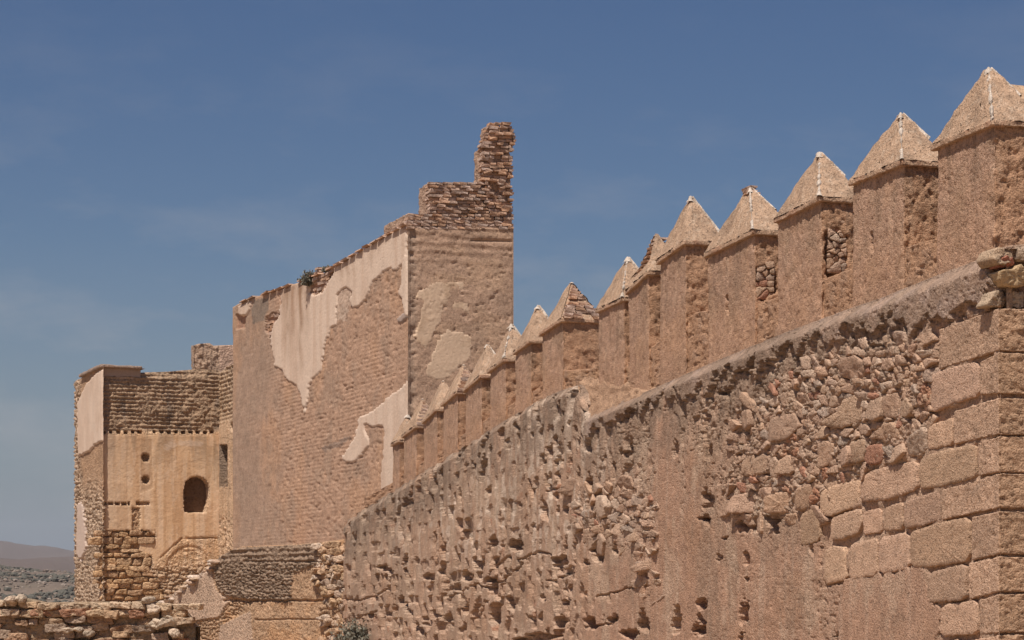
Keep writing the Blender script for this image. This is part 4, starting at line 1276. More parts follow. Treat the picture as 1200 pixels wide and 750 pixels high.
# brick crown: cornice band, stub and pillar, one object per brick, mortar cores behind
angT = math.atan2(WT[1], WT[0])
def core(name, x0, x1, y0, y1, inset, depth, jag=0.0, back=0.0, parent=None):
    s0, s1 = TR.s_of(float(x0)), TR.s_of(float(x1))
    zb = (HY - y1) / F * TR.D(s0); zt = (HY - y0) / F * TR.D(s0)
    V, N, Q = rbox(None, (s1 - s0, depth, zt - zb), 0.07, 0.03)
    P = TR.pos(s0 + V[:, 0], zb + V[:, 2], -inset - V[:, 1])
    Nw = N[:, 0:1] * np.array([[WT[0], WT[1], 0]]) + N[:, 1:2] * np.array([[UT[0], UT[1], 0]]) + N[:, 2:3] * np.array([[0, 0, 1.0]])
    P = P + Nw * (fbm3(P, 5, 4, 701) * (0.10 + jag))[:, None]
    c = np.tile((0.34, 0.24, 0.175), (len(P), 1)); c = mixc(c, sst(0, .2, fbm3(P, 3, 3, 702)) * .5, (0.42, 0.31, 0.23))
    return put_mesh(name, P, Q, M_FAR, parent or tower, c)
core('cornice_core', 479, 601, 250, 270, 0.06, 2.5)
stub = core('parapet_stub', 504, 566, 214, 252, 0.10, 1.0)
pil = core('brick_pillar', 569, 600, 171, 254, 0.16, 0.9, 0.08)
core('pillar_head', 575, 599, 146, 175, 0.16, 0.7, 0.10, parent=pil)

def brick_rows(parent, xl, xr, y_top, y_bot, pitch, blen, prob=1.0, proud=0.02, depth=0.28, plane=TR):
    y = y_bot
    r = 0
    while y > y_top:
        x0, x1 = xl(y), xr(y)
        x = x0 - (r % 2) * blen * 0.45
        while x < x1 - 2:
            ln = blen * random.uniform(0.75, 1.2)
            a, b = max(x, x0), min(x + ln, x1)
            if b - a > 2.2 and random.random() < prob:
                s0, s1 = plane.s_of(a + 0.35), plane.s_of(b - 0.35)
                sm = (s0 + s1) / 2
                z = (HY - y + random.uniform(-.3, .3)) / F * plane.D(sm)
                h = -depth / 2 + proud * random.uniform(-2.2, 1.2)
                P = plane.pos(sm, z, h)
                brick(parent, P, (abs(s1 - s0), depth, pitch * 0.80 / F * plane.D(sm) * random.uniform(0.8, 1.1)), math.atan2(plane.u[1], plane.u[0]) + random.uniform(-.07, .07))
            x += ln
        y -= pitch; r += 1
brick_rows(tower, lambda y: 476 + max(0, (262 - y)) * 0.25, lambda y: 602.5, 249, 267, 3.7, 10, 0.97)
brick_rows(stub, lambda y: 504 - (y - 211) * 0.02, lambda y: 574, 213, 248, 3.7, 10, 0.88, proud=0.035)
def pxl(y):
    return float(np.interp(y, [140, 150, 165, 172, 180, 198, 212, 250], [577, 571, 566, 564, 565, 563, 568, 574]))
def pxr(y):
    return float(np.interp(y, [140, 148, 162, 166, 170, 250], [598, 601, 606, 606, 602, 602]))
brick_rows(pil, pxl, pxr, 141, 250, 3.9, 9, 0.82, proud=0.055)
# bricks on the left flank of stub and pillar
FL_S = Plane(TR.pos(TR.s_of(503.0), 0, -0.1)[:2], UT, NT)
FL_P = Plane(TR.pos(TR.s_of(565.0), 0, -0.14)[:2], UT, NT)
FL_H = Plane(TR.pos(TR.s_of(572.0), 0, -0.14)[:2], UT, NT)
brick_rows(stub, lambda y: 498.0, lambda y: 503.5, 213, 248, 3.7, 5, 0.9, depth=0.25, plane=FL_S)
brick_rows(pil, lambda y: 560.5, lambda y: 565.5, 166, 210, 3.9, 6, 0.8, depth=0.3, plane=FL_P, proud=0.06)
brick_rows(pil, lambda y: 568.0 - (150 - y) * -0.2, lambda y: 573, 147, 166, 3.9, 6, 0.85, depth=0.3, plane=FL_H, proud=0.08)
# bricks showing through the plaster of the long side, and along its roof edge
brick_rows(tower, lambda y: float(np.interp(y, [308, 316, 345], [384, 366, 366])), lambda y: float(np.interp(y, [308, 320, 328, 345], [391, 391, 386, 372])), 311, 343, 4.0, 8, 0.85, depth=0.2, plane=Plane(TL.o, TL.u, TL.n))
brick_rows(tower, lambda y: 313, lambda y: 326, 369, 394, 4.0, 7, 0.8, depth=0.2, plane=TL)
for x in np.arange(283, 474, 8.5):
    s = TL.s_of(x); zz = (HY - t_top(x)) / F * TL.D(s)
    s2 = TL.s_of(x + 7.5)
    if random.random() < 0.85:
        zz2 = (HY - t_top(x + 7.5)) / F * TL.D(s2)
        o = brick(tower, TL.pos((s + s2) / 2, (zz + zz2) / 2 + 0.03, -0.09), (abs(s2 - s), 0.42, 0.055), math.atan2(UT[1], UT[0]), 'coping_brick')

# ------------------------------------------------------------------ left tower
DL = 101.0
LC = np.array(((120 - CX) / F * DL, DL))
LF = Plane(LC, WT, -UT)                                   # front
LS = Plane(LC, UT, NT)                                    # left side
ltower = thing('small_tower', (LC[0], LC[1], BASE_Z - 1), 'low square tower with ochre plaster, an arched opening and a white side face', 'tower')
lf_top = curve([(118, 439), (160, 441), (164, 436), (200, 435), (232, 432), (262, 434)])
LWIN = [(216, 600), (215.5, 575), (218, 565), (224, 560), (231, 558), (238, 560), (244, 566), (245.5, 575), (244, 590), (241, 600)]
L_STONE = [(112, 627), (120, 622), (175, 622), (183, 628), (178, 633), (163, 636), (163, 647), (178, 652), (176, 668), (190, 690), (200, 705), (112, 705)]
def lf_h(S, Z, PX, PY, zt):
    nb = fbm(S * 0.8, Z * 0.8, 4, 801); nm = fbm(S * 3, Z * 5, 4, 802); nf = fbm(S * 10, Z * 12, 3, 803)
    up = sst(508, 503, PY + 3 * nm)
    lay = np.abs(np.sin((Z + 0.06 * nm) / 0.19 * math.pi))
    h = 0.02 * nb + 0.012 * nm + 0.012 * nf
    h = h + up * (-0.05 + 0.10 * nm + 0.07 * nf - 0.10 * lay * np.clip(0.6 + 1.5 * fbm(S * 0.9, Z * 1.4, 3, 804), 0, 1))
    h = h + up * sst(443, 437, PY) * -0.10
    # row of beam holes under the rough zone
    row = ((np.abs(PY - 506.5 - 0.6 * nm) < 1.6) & (np.mod(PX + 3 * nb, 8.5) < 4.6) & (PX > 121) & (PX < 253) & ~((PX > 168) & (PX < 180)))
    h = np.where(row, -0.35, h)
    row2 = ((np.abs(PY - 590 - 0.6 * nm) < 1.7) & (np.mod(PX, 7.5) < 5.5) & (PX > 119) & (PX < 152)) | ((np.abs(PY - 590) < 2) & (PX > 160) & (PX < 175))
    h = np.where(row2, -0.25, h)
    for x, y, r in ((171, 536.5, 4.3), (171, 562, 4.3)):
        h = np.where(np.hypot(PX - x + nf, PY - y + nm) < r, -0.35, h)
    band = inpoly(PX + 2 * nm, PY + 2 * nf, [(165, 515), (178, 515), (178, 545), (180, 572), (165, 578)])
    h = np.where(band & (h > -0.1), h - 0.03 + 0.02 * nf, h)
    win = inpoly(PX + nf, PY + nm, LWIN)
    h = np.where(win, -0.75, h)
    st = inpoly(PX + 3 * nm, PY + 3 * nf, L_STONE)
    h = np.where(st, -0.16 + 0.05 * nf, h)
    col2 = inpoly(PX + 2 * nm, PY + 1 * nf, [(155, 595), (164, 595), (164, 624), (155, 624)])
    h = np.where(col2, -0.07 + 0.12 * nf, h)
    # blind arch low on the right
    ra = np.hypot((PX - 222) / 1.0, (PY - 672) / 1.15)
    arch = np.exp(-((ra - 27 + 2 * nm) / 1.5) ** 2) * (PY < 664)
    h = h - 0.05 * arch
    inside = (ra < 26) & (PY > 644)
    h = np.where(inside, h - 0.04 + 0.03 * nf + 0.03 * nm, h)
    scar = seg_dist(PX + 2 * nm, PY + 2 * nf, (186, 655), (212, 632)); scar = np.minimum(scar, seg_dist(PX, PY + nm, (212, 631), (255, 631)))
    h = h - 0.05 * sst(1.8, 0.6, scar + 2.5 * np.abs(nm))
    rag = sst(655, 675, PY + 10 * nm)
    wf1, wf2, wid = worley(S * 2.6 + 0.5 * nm, Z * 5.5 + 0.4 * nf, 88)
    h = h + rag * (0.05 * nm + 0.04 * nf + 0.10 * (sst(0.02, 0.25, wf2 - wf1) - 0.8) + 0.05 * (wid - .5)) * (PX > 175)
    col = np.broadcast_to(C_OCHRE, S.shape + (3,)).copy()
    drip = fbm(S * 3.2, Z * 0.22, 4, 805)
    col = mixc(col, sst(0.0, 0.25, drip) * 0.5, (0.48, 0.31, 0.185))
    col = mixc(col, sst(0.0, 0.25, -drip) * 0.5, (0.64, 0.50, 0.365))
    col = mixc(col, sst(0.03, 0.15, fbm(S * 7, Z * 0.3, 4, 807)) * 0.5, (0.42, 0.265, 0.155))
    col = mixc(col, sst(0.05, 0.2, fbm(S * 4 + 7, Z * 0.9, 5, 808, 0.7)) * 0.6, (0.62, 0.47, 0.33))
    col = mixc(col, sst(560, 515, PY) * sst(0.0, 0.2, fbm(S * 2.5, Z * 0.2, 3, 809)) * 0.6, (0.27, 0.19, 0.125))
    col = mixc(col, sst(150, 165, PX + 8 * nb) * 0 + sst(165, 140, PX + 10 * nb) * sst(500, 520, PY) * 0.35, (0.50, 0.375, 0.265))
    col = mixc(col, inpoly(PX + 2 * nm, PY + 2 * nf, [(185, 514), (240, 513), (238, 524), (210, 522), (195, 528), (187, 522)]) * sst(-0.05, 0.15, nb + nm) * 0.5, (0.60, 0.48, 0.37))
    col = mixc(col, up, (0.34, 0.245, 0.165))
    col = mixc(col, up * sst(0.05, 0.3, fbm(S * 1.8, Z * 0.6, 3, 806)) * 0.7, (0.20, 0.16, 0.125))
    col = mixc(col, (band | col2) * 0.6, (0.40, 0.27, 0.17))
    col = mixc(col, st * 0.8, (0.36, 0.235, 0.14))
    col = mixc(col, rag * (PX > 160) * 0.6, (0.45, 0.34, 0.24))
    return h, col
pd_lf = panel('front_wall', LF, 120, 259, 0.95, lf_top, BASE_Z - 1, 320, lf_h, M_FAR, ltower, cap=((-0.4, 0.03), (-5.5, 0.0), (-5.52, -12)))
m_pl = nz_mask(pd_lf, [[(119, 509), (258, 509), (258, 628), (212, 633), (188, 655), (180, 672), (178, 652), (163, 647), (163, 636), (184, 631), (182, 622), (119, 622)]], 0.8, 660)
m_pl &= ~nz_mask(pd_lf, [LWIN], 0.3) & (pd_lf['h'] > -0.05)
patch('plaster', pd_lf, m_pl, 0.0, M_PLASTER, ltower, lambda S, Z, PX, PY: pd_lf['col'], hn=0.012)
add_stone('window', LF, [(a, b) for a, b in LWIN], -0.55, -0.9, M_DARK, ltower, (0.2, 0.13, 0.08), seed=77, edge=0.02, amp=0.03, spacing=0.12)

# lower stonework, stone by stone
def stone_rows(parent, plane, zone, x0, x1, y0, y1, rh, rw, front, back, cols, seed, name='stone', jit=1.2, gap=0.5, edge=0.05, amp=0.02, spacing=0.09, dome=0.1, h0=0.0, slope=0.0, skip=0.0, tilt=0.12):
    r = random.Random(seed)
    y = y0
    k = 0
    while y < y1:
        hgt = r.uniform(*rh)
        x = x0 - r.uniform(0, rw[1])
        while x < x1:
            wd = r.uniform(*rw)
            a, b = x, x + wd
            cx_, cy_ = (a + b) / 2, y + hgt / 2 + slope * ((a + b) / 2 - x0)
            if (zone is None or inpoly(np.array([cx_]), np.array([cy_]), zone)[0]) and r.random() > skip and b > x0 and a < x1:
                j = lambda: r.uniform(-jit, jit)
                sy = slope * (cx_ - x0) + r.uniform(-jit, jit) * 0.8
                pts = [(a + gap + j(), y + sy + hgt - gap + j() * .6), (a + gap + j(), y + sy + gap + j() * .6), ((a + b) / 2 + j() * 2, y + sy + gap * 0.6 + j() * .6), (b - gap + j(), y + sy + gap + j() * .6), (b - gap + j(), y + sy + hgt - gap + j() * .6), ((a + b) / 2 + j() * 2, y + sy + hgt - gap * 0.5 + j() * .5)]
                c = np.array(r.choice(cols)) * r.uniform(0.85, 1.15)
                add_stone(name, plane, pts, r.uniform(*front), back, M_FAR, parent, c, seed=seed * 1000 + k, edge=edge, amp=amp, spacing=spacing, dome=dome, h0=h0, tilt=tilt, rough=0.03, wobf=8)
                k += 1
            x = b
        y += hgt
OC = [(0.46, 0.31, 0.185), (0.42, 0.28, 0.165), (0.50, 0.35, 0.22), (0.40, 0.27, 0.17)]
stone_rows(ltower, LF, L_STONE, 112, 200, 623, 704, (5, 9), (8, 24), (-0.06, 0.05), -0.4, OC, 3, jit=1.8, gap=0.2, dome=0.03, amp=0.03)

ls_top = curve([(84, 449), (95, 443), (105, 437), (121, 430)])
def ls_h(S, Z, PX, PY, zt):
    nm = fbm(S * 2, Z * 3, 4, 811); nf = fbm(S * 8, Z * 9, 3, 812)
    rough = np.clip(sst(545, 600, PY + 20 * nm) + sst(97, 92, PX + 4 * nm), 0, 1)
    h = 0.05 * nm + 0.08 * nf * rough - rough * 0.07 * sst(0.1, 0.25, fbm(S * 4, Z * 5, 3, 813))
    f1, f2, cid = worley(S * 3, Z * 5, 81)
    h = h + rough * (sst(0, 0.3, f2 - f1) - 0.8) * 0.12
    col = np.broadcast_to(np.array((0.40, 0.27, 0.175)), S.shape + (3,)).copy()
    col = mixc(col, rough * 0.7, (0.48, 0.375, 0.275))
    return h, col
pd_ls = panel('side_wall', LS, 121, 87, 0.6, ls_top, BASE_Z - 1, 280, ls_h, M_FAR, ltower, cap=((-0.4, 0.03), (-2.0, 0.0)))
patch('plaster', pd_ls, nz_mask(pd_ls, [[(91, 472), (100, 452), (113, 436), (124, 430), (124, 518), (112, 522), (106, 530), (93, 536), (91, 520)]], 1.5), 0.07, M_PLASTER, ltower,
      lambda S, Z, PX, PY: mixc(np.broadcast_to(C_WHITE, S.shape + (3,)).copy(), sst(0, .25, fbm(S, Z * .6, 3, 814)) * .4, (0.50, 0.37, 0.27)))
patch('plaster', pd_ls, nz_mask(pd_ls, [[(90, 590), (97, 585), (101, 610), (103, 640), (96, 660), (90, 650)]], 2.0), 0.06, M_PLASTER, ltower,
      lambda S, Z, PX, PY: np.broadcast_to(np.array((0.52, 0.42, 0.34)), S.shape + (3,)).copy())
# roof slab on the corner
def slab():
    s0 = LF.s_of(165.0)
    V, N, Q = rbox(None, (s0 + 0.2, 5.0, 0.15), 0.15, 0.04)
    P = LF.pos(V[:, 0] - 0.15, (HY - 430.5) / F * DL - 0.02 + V[:, 2], 0.12 - V[:, 1])
    P = P + (fbm3(P, 3, 4, 821) * 0.10)[:, None] * np.array([0.3, -0.4, 0.8])
    put_mesh('roof_slab', P, Q, M_FAR, ltower, np.tile((0.33, 0.255, 0.20), (len(P), 1)))
    V, N, Q = rbox(None, (s0, 4.6, 0.5), 0.15, 0.02)
    P = LF.pos(V[:, 0] + 0.02, (HY - 442.5) / F * DL + V[:, 2] * 0.95, -0.10 - V[:, 1])
    P = P + (fbm3(P, 3, 4, 823) * 0.04)[:, None] * np.array([0, -1, 0])
    put_mesh('roof_kerb', P, Q, M_PLASTER, ltower, np.tile((0.40, 0.31, 0.24), (len(P), 1)))
slab()

# re-entrant wall with the slot window, between the small tower and the tall one
p0 = LF.pos(LF.s_of(256.5), 0, 0.0)[:2]
LR = Plane(p0, UT, NT)
curtain = thing('curtain_wall', (p0[0], p0[1], BASE_Z - 1), 'narrow pale wall with a tall slot window joining the two towers', 'wall')
lr_top = curve([(250, 438), (257, 436), (265, 430), (273, 427), (300, 424)])
def lr_h(S, Z, PX, PY, zt):
    nm = fbm(S * 2, Z * 3, 4, 831); nf = fbm(S * 8, Z * 9, 3, 832)
    up = sst(505, 480, PY)
    h = 0.03 * nm + 0.02 * nf + up * (0.10 * nf - 0.07 * np.abs(np.sin(Z / 0.2 * math.pi)))
    h = np.where((PX > 257.6) & (PX < 266.2) & (PY > 522) & (PY < 571 - (PX - 257) * 0.5), -1.6, h)
    h = np.where(np.hypot((PX - 272) / 1.8, (PY - 500) / 5) < 1, -0.4, h)
    rag = sst(600, 615, PY + 6 * nm)
    h = h + rag * (0.15 * nf - 0.03)
    col = np.broadcast_to(np.array((0.52, 0.38, 0.26)), S.shape + (3,)).copy()
    col = mixc(col, ((PX > 256.9) & (PX < 266.9) & (PY > 521) & (PY < 571)) * 1.0, (0.22, 0.165, 0.12))  # greyer slot jambs, darkened further: shade under the lintel painted into the colour
    col = mixc(col, up * 0.8, (0.37, 0.275, 0.19))
    col = mixc(col, sst(0, 0.2, fbm(S * 5, Z * 0.3, 3, 833)) * 0.4, (0.44, 0.29, 0.17))
    return h, col
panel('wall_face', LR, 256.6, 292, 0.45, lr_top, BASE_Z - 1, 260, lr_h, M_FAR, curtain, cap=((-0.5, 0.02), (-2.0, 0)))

# block house on the roof behind
TB = Plane(np.array(((227 - CX) / F * 105, 105.0)), WT, -UT)
turret = thing('roof_turret', (TB.o[0], TB.o[1], 6), 'short ruined stub of masonry standing on the roof behind the small tower', 'turret')
def tb_h(S, Z, PX, PY, zt):
    nm = fbm(S * 2.4, Z * 3, 4, 841); nf = fbm(S * 8, Z * 9, 3, 842)
    rough = sst(259, 256, PX)
    h = rough * (0.16 * nm + 0.12 * nf) + 0.02 * nf
    col = np.broadcast_to(np.array((0.50, 0.36, 0.27)), S.shape + (3,)).copy()
    col = mixc(col, rough, (0.42, 0.31, 0.225))
    return h, col
panel('wall_face', TB, 227, 300, 0.8, curve([(226, 405), (232, 403), (246, 402), (250, 405), (262, 404.5), (300, 404)]), 6.0, 90, tb_h, M_FAR, turret, cap=((-0.4, 0.0), (-0.25, -0.05)))
TBs = Plane(TB.o, UT, NT)
def tbs_h(S, Z, PX, PY, zt):
    n = fbm(S * 3, Z * 3, 4, 843)
    return 0.1 * n, np.broadcast_to(np.array((0.36, 0.27, 0.2)), S.shape + (3,)).copy()
panel('side_face', TBs, 227, 224.4, 0.3, curve([(220, 405), (227, 405)]), 6.0, 60, tbs_h, M_FAR, turret, cap=((-0.5, 0),))

# ------------------------------------------------------------------ plinth wall under the tall tower
a0 = np.array(((409 - CX) / F * 77.0, 77.0)); a1 = np.array(((196 - CX) / F * 88.0, 88.0))
ub = (a1 - a0) / np.linalg.norm(a1 - a0)
nb_ = np.array((-ub[1], ub[0])); nb_ = nb_ if np.dot(nb_, -a0) > 0 else -nb_
PB = Plane(a0, ub, nb_)
plinth = thing('plinth_wall', (a0[0], a0[1], BASE_Z), 'low broken wall of dark grey courses and patched render below the tall tower', 'wall')
pb_top = curve([(412, 631), (370, 636), (320, 640), (285, 640), (268, 647), (255, 655), (235, 672), (212, 690), (196, 702), (180, 710)])
GREYZ = [(250, 655), (268, 646), (290, 641), (372, 637), (371, 660), (345, 671), (341, 706), (300, 703), (266, 699), (254, 686)]
SMOOTH = [(204, 698), (212, 690), (248, 666), (252, 690), (268, 704), (257, 723), (212, 730), (204, 722)]
SMOOTH2 = [(258, 733), (294, 716), (297, 760), (256, 760)]
def pb_h(S, Z, PX, PY, zt):
    nb = fbm(S * 0.9, Z * 0.9, 4, 851); nm = fbm(S * 3, Z * 5, 4, 852); nf = fbm(S * 9, Z * 11, 3, 853)
    g = inpoly(PX + 4 * nm, PY + 3 * nf, GREYZ) * 1.0
    sm = inpoly(PX + 2 * nm, PY + 2 * nf, SMOOTH) | inpoly(PX + 2 * nm, PY + 2 * nf, SMOOTH2)
    lay = np.abs(np.sin((Z + 0.1 * nb) / 0.22 * math.pi))
    f1, f2, cid = worley(S * 5.5, Z * 7, 85)
    h = 0.05 * nb + 0.05 * nm + 0.04 * nf
    h = h + g * (0.06 * nf + 0.10 * (sst(0, .3, f2 - f1) - .7) * sst(655, 662, PY) - 0.045 * lay * sst(664, 652, PY) * np.clip(1 + 3 * nm, 0, 1.5) + 0.06 + 0.05 * nm)
    h = np.where(sm, 0.03 + 0.01 * nm, h)
    h = h - 0.10 * sst(2.0, 0.6, np.abs(PY - 704 - 2 * nm)) * (PX > 262)
    h = h - 0.05 * sst(1.5, 0.5, np.abs(PY - 726 + (PX - 300) * 0.0 - 2 * nm)) * (PX > 298)
    h = h - 0.06 * sst(2.0, 0.6, np.abs(PY - 658 - 2 * nm)) * (PX > 285)
    white = sst(9, 2, PY - pb_top(PX)) * sst(262, 250, PX)
    h = h + white * (0.10 * nf + 0.06 * nm)
    br = inpoly(PX + 5 * nm, PY + 5 * nf, [(215, 735), (240, 722), (270, 700), (300, 703), (285, 715), (258, 735), (255, 750), (215, 750)])
    h = np.where(br & ~sm, h + 0.10 * (sst(0, .3, f2 - f1) - .7) - 0.03, h)
    col = np.broadcast_to(np.array((0.395, 0.27, 0.175)), S.shape + (3,)).copy()
    col = mixc(col, g * 0.85, (0.24, 0.18, 0.132))
    col = mixc(col, sm * 0.9, (0.43, 0.32, 0.235))
    col = mixc(col, white * 0.8, (0.58, 0.47, 0.37))
    col = mixc(col, sst(0, .2, fbm(S * .7, Z, 3, 855)) * (1 - g) * (~sm) * 0.5, (0.45, 0.27, 0.15))
    return h, col
panel('wall_face', PB, 411, 190, 1.0, pb_top, BASE_Z - 0.5, 190, pb_h, M_FAR, plinth, cap=((-0.3, 0.0), (-3.5, 0.15)))

# broken end of that wall: a column of loose stones
stones_zone = [(371, 641), (390, 636), (412, 632), (412, 770), (379, 770), (378, 705), (371, 682)]
pts = scatter_in(stones_zone, 7.0, 71)
cells = voronoi_cells(np.array([(a, b) for a, b, _ in pts]), (366, 632), (414, 775))
for k, cl in enumerate(cells):
    if cl is None: continue
    cl = np.array(cl); cen = np.array(pts[k][:2]); r = np.hypot(*(cl - cen).T)
    cl = cen + (cl - cen) * np.minimum(1, 5.5 / r)[:, None]
    c = np.array(random.choice([(0.48, 0.36, 0.26), (0.42, 0.29, 0.19), (0.53, 0.42, 0.32), (0.44, 0.31, 0.2), (0.36, 0.27, 0.2)]))
    add_stone('stone', PB, [tuple(v) for v in cl], random.uniform(0.0, 0.25), -0.3, M_FAR, plinth, c, seed=1500 + k, edge=0.04, amp=0.05, spacing=0.08, dome=0.04, rough=0.05, tilt=0.4, wobf=8)
# lime rubble along the sloping edge
for k in range(26):
    x = random.uniform(170, 256); y = pb_top(x) + random.uniform(-1, 6); r = random.uniform(1.6, 3.6)
    p = [(x + r * 1.4 * math.cos(t) * random.uniform(.7, 1.1), y + r * math.sin(t) * random.uniform(.7, 1.1)) for t in np.linspace(0, 2 * math.pi, 8)[:-1]]
    add_stone('stone', PB, p, random.uniform(0.05, 0.25), -0.3, M_FAR, plinth, random.choice([(0.58, 0.47, 0.37), (0.5, 0.38, 0.27), (0.45, 0.33, 0.24)]), seed=1600 + k, edge=0.07, amp=0.03, spacing=0.1, dome=0.2)

# ------------------------------------------------------------------ low ruined wall in the left foreground
DF = 60.0
LWP = Plane(np.array(((-140 - CX) / F * DF, DF)), (1.0, 0.0), (0.0, -1.0))
low = thing('rubble_wall', (LWP.o[0], DF, BASE_Z), 'low ruined wall of rough flat stones in front of the small tower', 'wall')
lw_top = curve([(-160, 704), (0, 706), (8, 701), (30, 702), (50, 707), (90, 706), (120, 706), (150, 707), (170, 704), (190, 708), (212, 716), (230, 738)])
def lw_h(S, Z, PX, PY, zt):
    nm = fbm(S * 2.5, Z * 4, 4, 861); nf = fbm(S * 9, Z * 11, 3, 862)
    h = -0.20 + 0.12 * nm + 0.08 * nf
    col = np.broadcast_to(np.array((0.33, 0.245, 0.165)), S.shape + (3,)).copy()
    col = mixc(col, sst(0, .2, nm) * .6, (0.24, 0.20, 0.14))
    return h, col
panel('wall_core', LWP, -140, 228, 1.4, lw_top, BASE_Z, 90, lw_h, M_FAR, low, cap=((-0.25, 0.02), (-0.9, 0.0), (-0.92, -2.5)))
LWC = [(0.42, 0.305, 0.205), (0.38, 0.265, 0.17), (0.35, 0.235, 0.155), (0.46, 0.345, 0.24), (0.32, 0.24, 0.175), (0.35, 0.205, 0.135), (0.28, 0.215, 0.16)]
stone_rows(low, LWP, None, -30, 205, 704, 713, (8.0, 10.0), (16, 34), (-0.02, 0.12), -0.5, [(0.46, 0.345, 0.235), (0.50, 0.385, 0.27), (0.42, 0.305, 0.20)], 21, jit=2.4, edge=0.03, amp=0.04, spacing=0.06, slope=0.012, dome=0.02, tilt=0.2)
stone_rows(low, LWP, None, -30, 212, 713, 760, (5.0, 10.5), (12, 36), (-0.12, 0.14), -0.5, LWC, 22, jit=2.6, gap=0.2, edge=0.022, amp=0.04, spacing=0.06, skip=0.2, dome=0.0, tilt=0.22)
for k, (x, y, r) in enumerate([(14, 703, 6), (24, 702, 5), (180, 713, 9), (184, 731, 9), (197, 729, 9), (173, 704, 6), (80, 739, 6), (92, 738, 5), (104, 742, 5), (205, 742, 7)]):
    p = [(x + r * 1.2 * math.cos(t) * random.uniform(.8, 1.1), y + r * 0.8 * math.sin(t) * random.uniform(.8, 1.1)) for t in np.linspace(0, 2 * math.pi, 9)[:-1]]
    add_stone('boulder', LWP, p, 0.18, -0.3, M_FAR, low, random.choice([(0.5, 0.4, 0.3), (0.44, 0.36, 0.27)]), seed=1700 + k, edge=0.05, amp=0.05, spacing=0.05, dome=0.08, tilt=0.3, rough=0.06, wobf=7)

# ------------------------------------------------------------------ plants
def bush(name, P, R, hgt, n, label, mat, seed, cat='shrub'):
    r = np.random.default_rng(seed)
    root = thing(name, tuple(P), label, cat)
    VV, QQ, b = [], [], 0
    SV, SQ, sb = [], [], 0
    for k in range(n):
        d = r.normal(size=3); d[2] = abs(d[2]) * 0.9 + 0.2; d /= np.linalg.norm(d)
        L = (0.55 + 0.5 * r.random())
        tip = np.array([d[0] * R * L, d[1] * R * L, d[2] * hgt * L])
        w_ = 0.012 + 0.01 * r.random()
        sd = np.cross(d, [0.3, 0.2, 1.0]); sd /= np.linalg.norm(sd)
        s2 = np.cross(d, sd)
        base_ = r.normal(size=3) * np.array([R * .15, R * .15, 0])
        ring = [base_ + sd * w_, base_ + s2 * w_, base_ - sd * w_, base_ - s2 * w_]
        SV += ring + [tip + sd * w_ * .3, tip + s2 * w_ * .3, tip - sd * w_ * .3, tip - s2 * w_ * .3]
        for i in range(4): SQ.append((sb + i, sb + (i + 1) % 4, sb + 4 + (i + 1) % 4, sb + 4 + i))
        sb += 8
        for j in range(14):
            t = 0.3 + 0.75 * r.random()
            c = base_ + (tip - base_) * t + r.normal(size=3) * 0.05 * R
            a1_ = r.normal(size=3); a1_ /= np.linalg.norm(a1_); a2_ = np.cross(a1_, r.normal(size=3)); a2_ /= np.linalg.norm(a2_)
            l1, l2 = 0.05 * (0.7 + r.random()), 0.022 * (0.7 + r.random())
            VV += [c - a1_ * l1, c + a2_ * l2, c + a1_ * l1, c - a2_ * l2]; QQ.append((b, b + 1, b + 2, b + 3)); b += 4
    put_mesh('stems', np.array(SV) + np.array(P), SQ, M_LEAF, root)
    o = put_mesh('foliage', np.array(VV) + np.array(P), QQ, mat, root, smooth=False)
    o['kind'] = 'stuff'
sx, zx = TL.sz(364, 334)
bush('caper_bush', TL.pos(sx, zx, 0.08), 0.45, 0.62, 90, 'dry bush sprouting from the bricks at the edge of the tall tower roof', M_LEAF, 5)
sx, zx = TL.sz(381, 318)
bush('grass_tuft', TL.pos(sx, zx, -0.05), 0.22, 0.28, 26, 'small dry tuft on the roof edge of the tall tower beside the larger bush', M_LEAF, 8)
sx, zx = WALL.sz(430, 752)
bush('dry_shrub', WALL.pos(sx, zx - 0.15, 0.45), 0.75, 0.9, 130, 'grey dry shrub at the foot of the rampart beside its far corner', M_LEAF, 6)

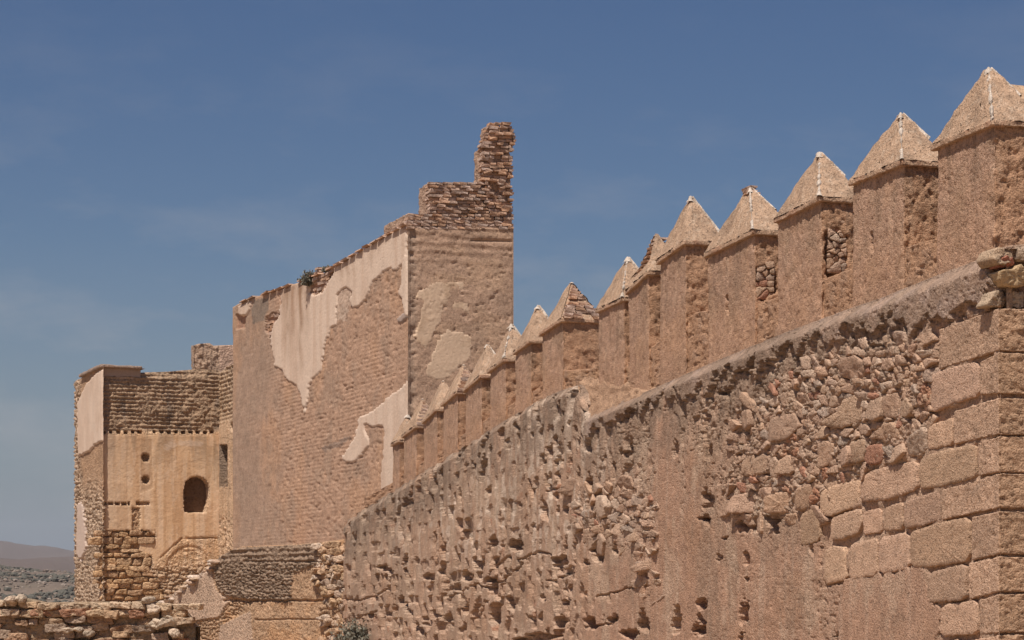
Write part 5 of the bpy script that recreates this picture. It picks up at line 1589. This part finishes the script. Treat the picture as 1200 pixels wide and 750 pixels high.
# ------------------------------------------------------------------ scrub and rocks on the hill across the valley
def hill_scatter(name, n, sizes, mat, seed, flat, kind_col):
    r = np.random.default_rng(seed)
    ico = np.array([(0, 0, 1), (.894, 0, .447), (.276, .851, .447), (-.724, .526, .447), (-.724, -.526, .447), (.276, -.851, .447),
                    (.724, .526, -.447), (-.276, .851, -.447), (-.894, 0, -.447), (-.276, -.851, -.447), (.724, -.526, -.447), (0, 0, -1)])
    tri = np.array([(0, 1, 2), (0, 2, 3), (0, 3, 4), (0, 4, 5), (0, 5, 1), (1, 6, 2), (2, 7, 3), (3, 8, 4), (4, 9, 5), (5, 10, 1),
                    (6, 7, 2), (7, 8, 3), (8, 9, 4), (9, 10, 5), (10, 6, 1), (11, 7, 6), (11, 8, 7), (11, 9, 8), (11, 10, 9), (11, 6, 10)])
    ang = np.radians(r.uniform(-16.5, -9.5, n)); rad = r.uniform(380, 1120, n)
    X, Y = np.sin(ang) * rad, np.cos(ang) * rad
    keep = fbm(X / 45, Y / 45, 3, seed) > -0.12
    X, Y = X[keep], Y[keep]; n = len(X)
    Z = Z_OF(X, Y)
    sc = r.uniform(*sizes, n)
    V = ico[None] * sc[:, None, None] * np.array([1.2, 1.2, flat]) * (0.75 + 0.5 * r.random((n, 12, 1)))
    V = V + np.stack([X, Y, Z + sc * flat * 0.35], -1)[:, None, :]
    T = (tri[None] + (np.arange(n) * 12)[:, None, None]).reshape(-1, 3)
    col = np.repeat(np.array(kind_col)[r.integers(0, len(kind_col), n)], 12, 0)
    o = put_mesh(name, V.reshape(-1, 3), None, mat, None, col, T, smooth=False)
    o['kind'] = 'stuff'; return o
o = hill_scatter('hill_scrub', 7000, (0.5, 1.3), M_SCRUB, 91, 0.8, [(0.08, 0.08, 0.05)])
o['label'] = 'low dark scrub covering the hillside across the valley'; o['category'] = 'scrub'
o = hill_scatter('hill_rocks', 3600, (0.35, 1.0), M_GROUND, 92, 0.7, [(0.20, 0.165, 0.13), (0.17, 0.135, 0.105), (0.26, 0.22, 0.18)])
o['label'] = 'pale rocks scattered over the hillside across the valley'; o['category'] = 'rocks'

# ------------------------------------------------------------------ haze over the valley
def haze():
    x, y, z0, z1 = 7600, 7600, -75, 230
    V = np.array([(sx * x, sy * y, z) for z in (z0, z1) for sx, sy in ((-1, -1), (1, -1), (1, 1), (-1, 1))])
    Q = [(3, 2, 1, 0), (4, 5, 6, 7), (0, 1, 5, 4), (1, 2, 6, 5), (2, 3, 7, 6), (3, 0, 4, 7)]
    m = bpy.data.materials.new('haze'); m.use_nodes = True
    t = m.node_tree; t.nodes.clear()
    out = t.nodes.new('ShaderNodeOutputMaterial'); pv = t.nodes.new('ShaderNodeVolumePrincipled')
    pv.inputs['Color'].default_value = (0.80, 0.84, 0.92, 1)
    pv.inputs['Density'].default_value = 0.00006
    t.links.new(pv.outputs['Volume'], out.inputs['Volume'])
    o = put_mesh('haze', V, Q, m, None, smooth=False)
    o['kind'] = 'stuff'; o['label'] = 'thin pale haze filling the air over the valley'; o['category'] = 'haze'
haze()
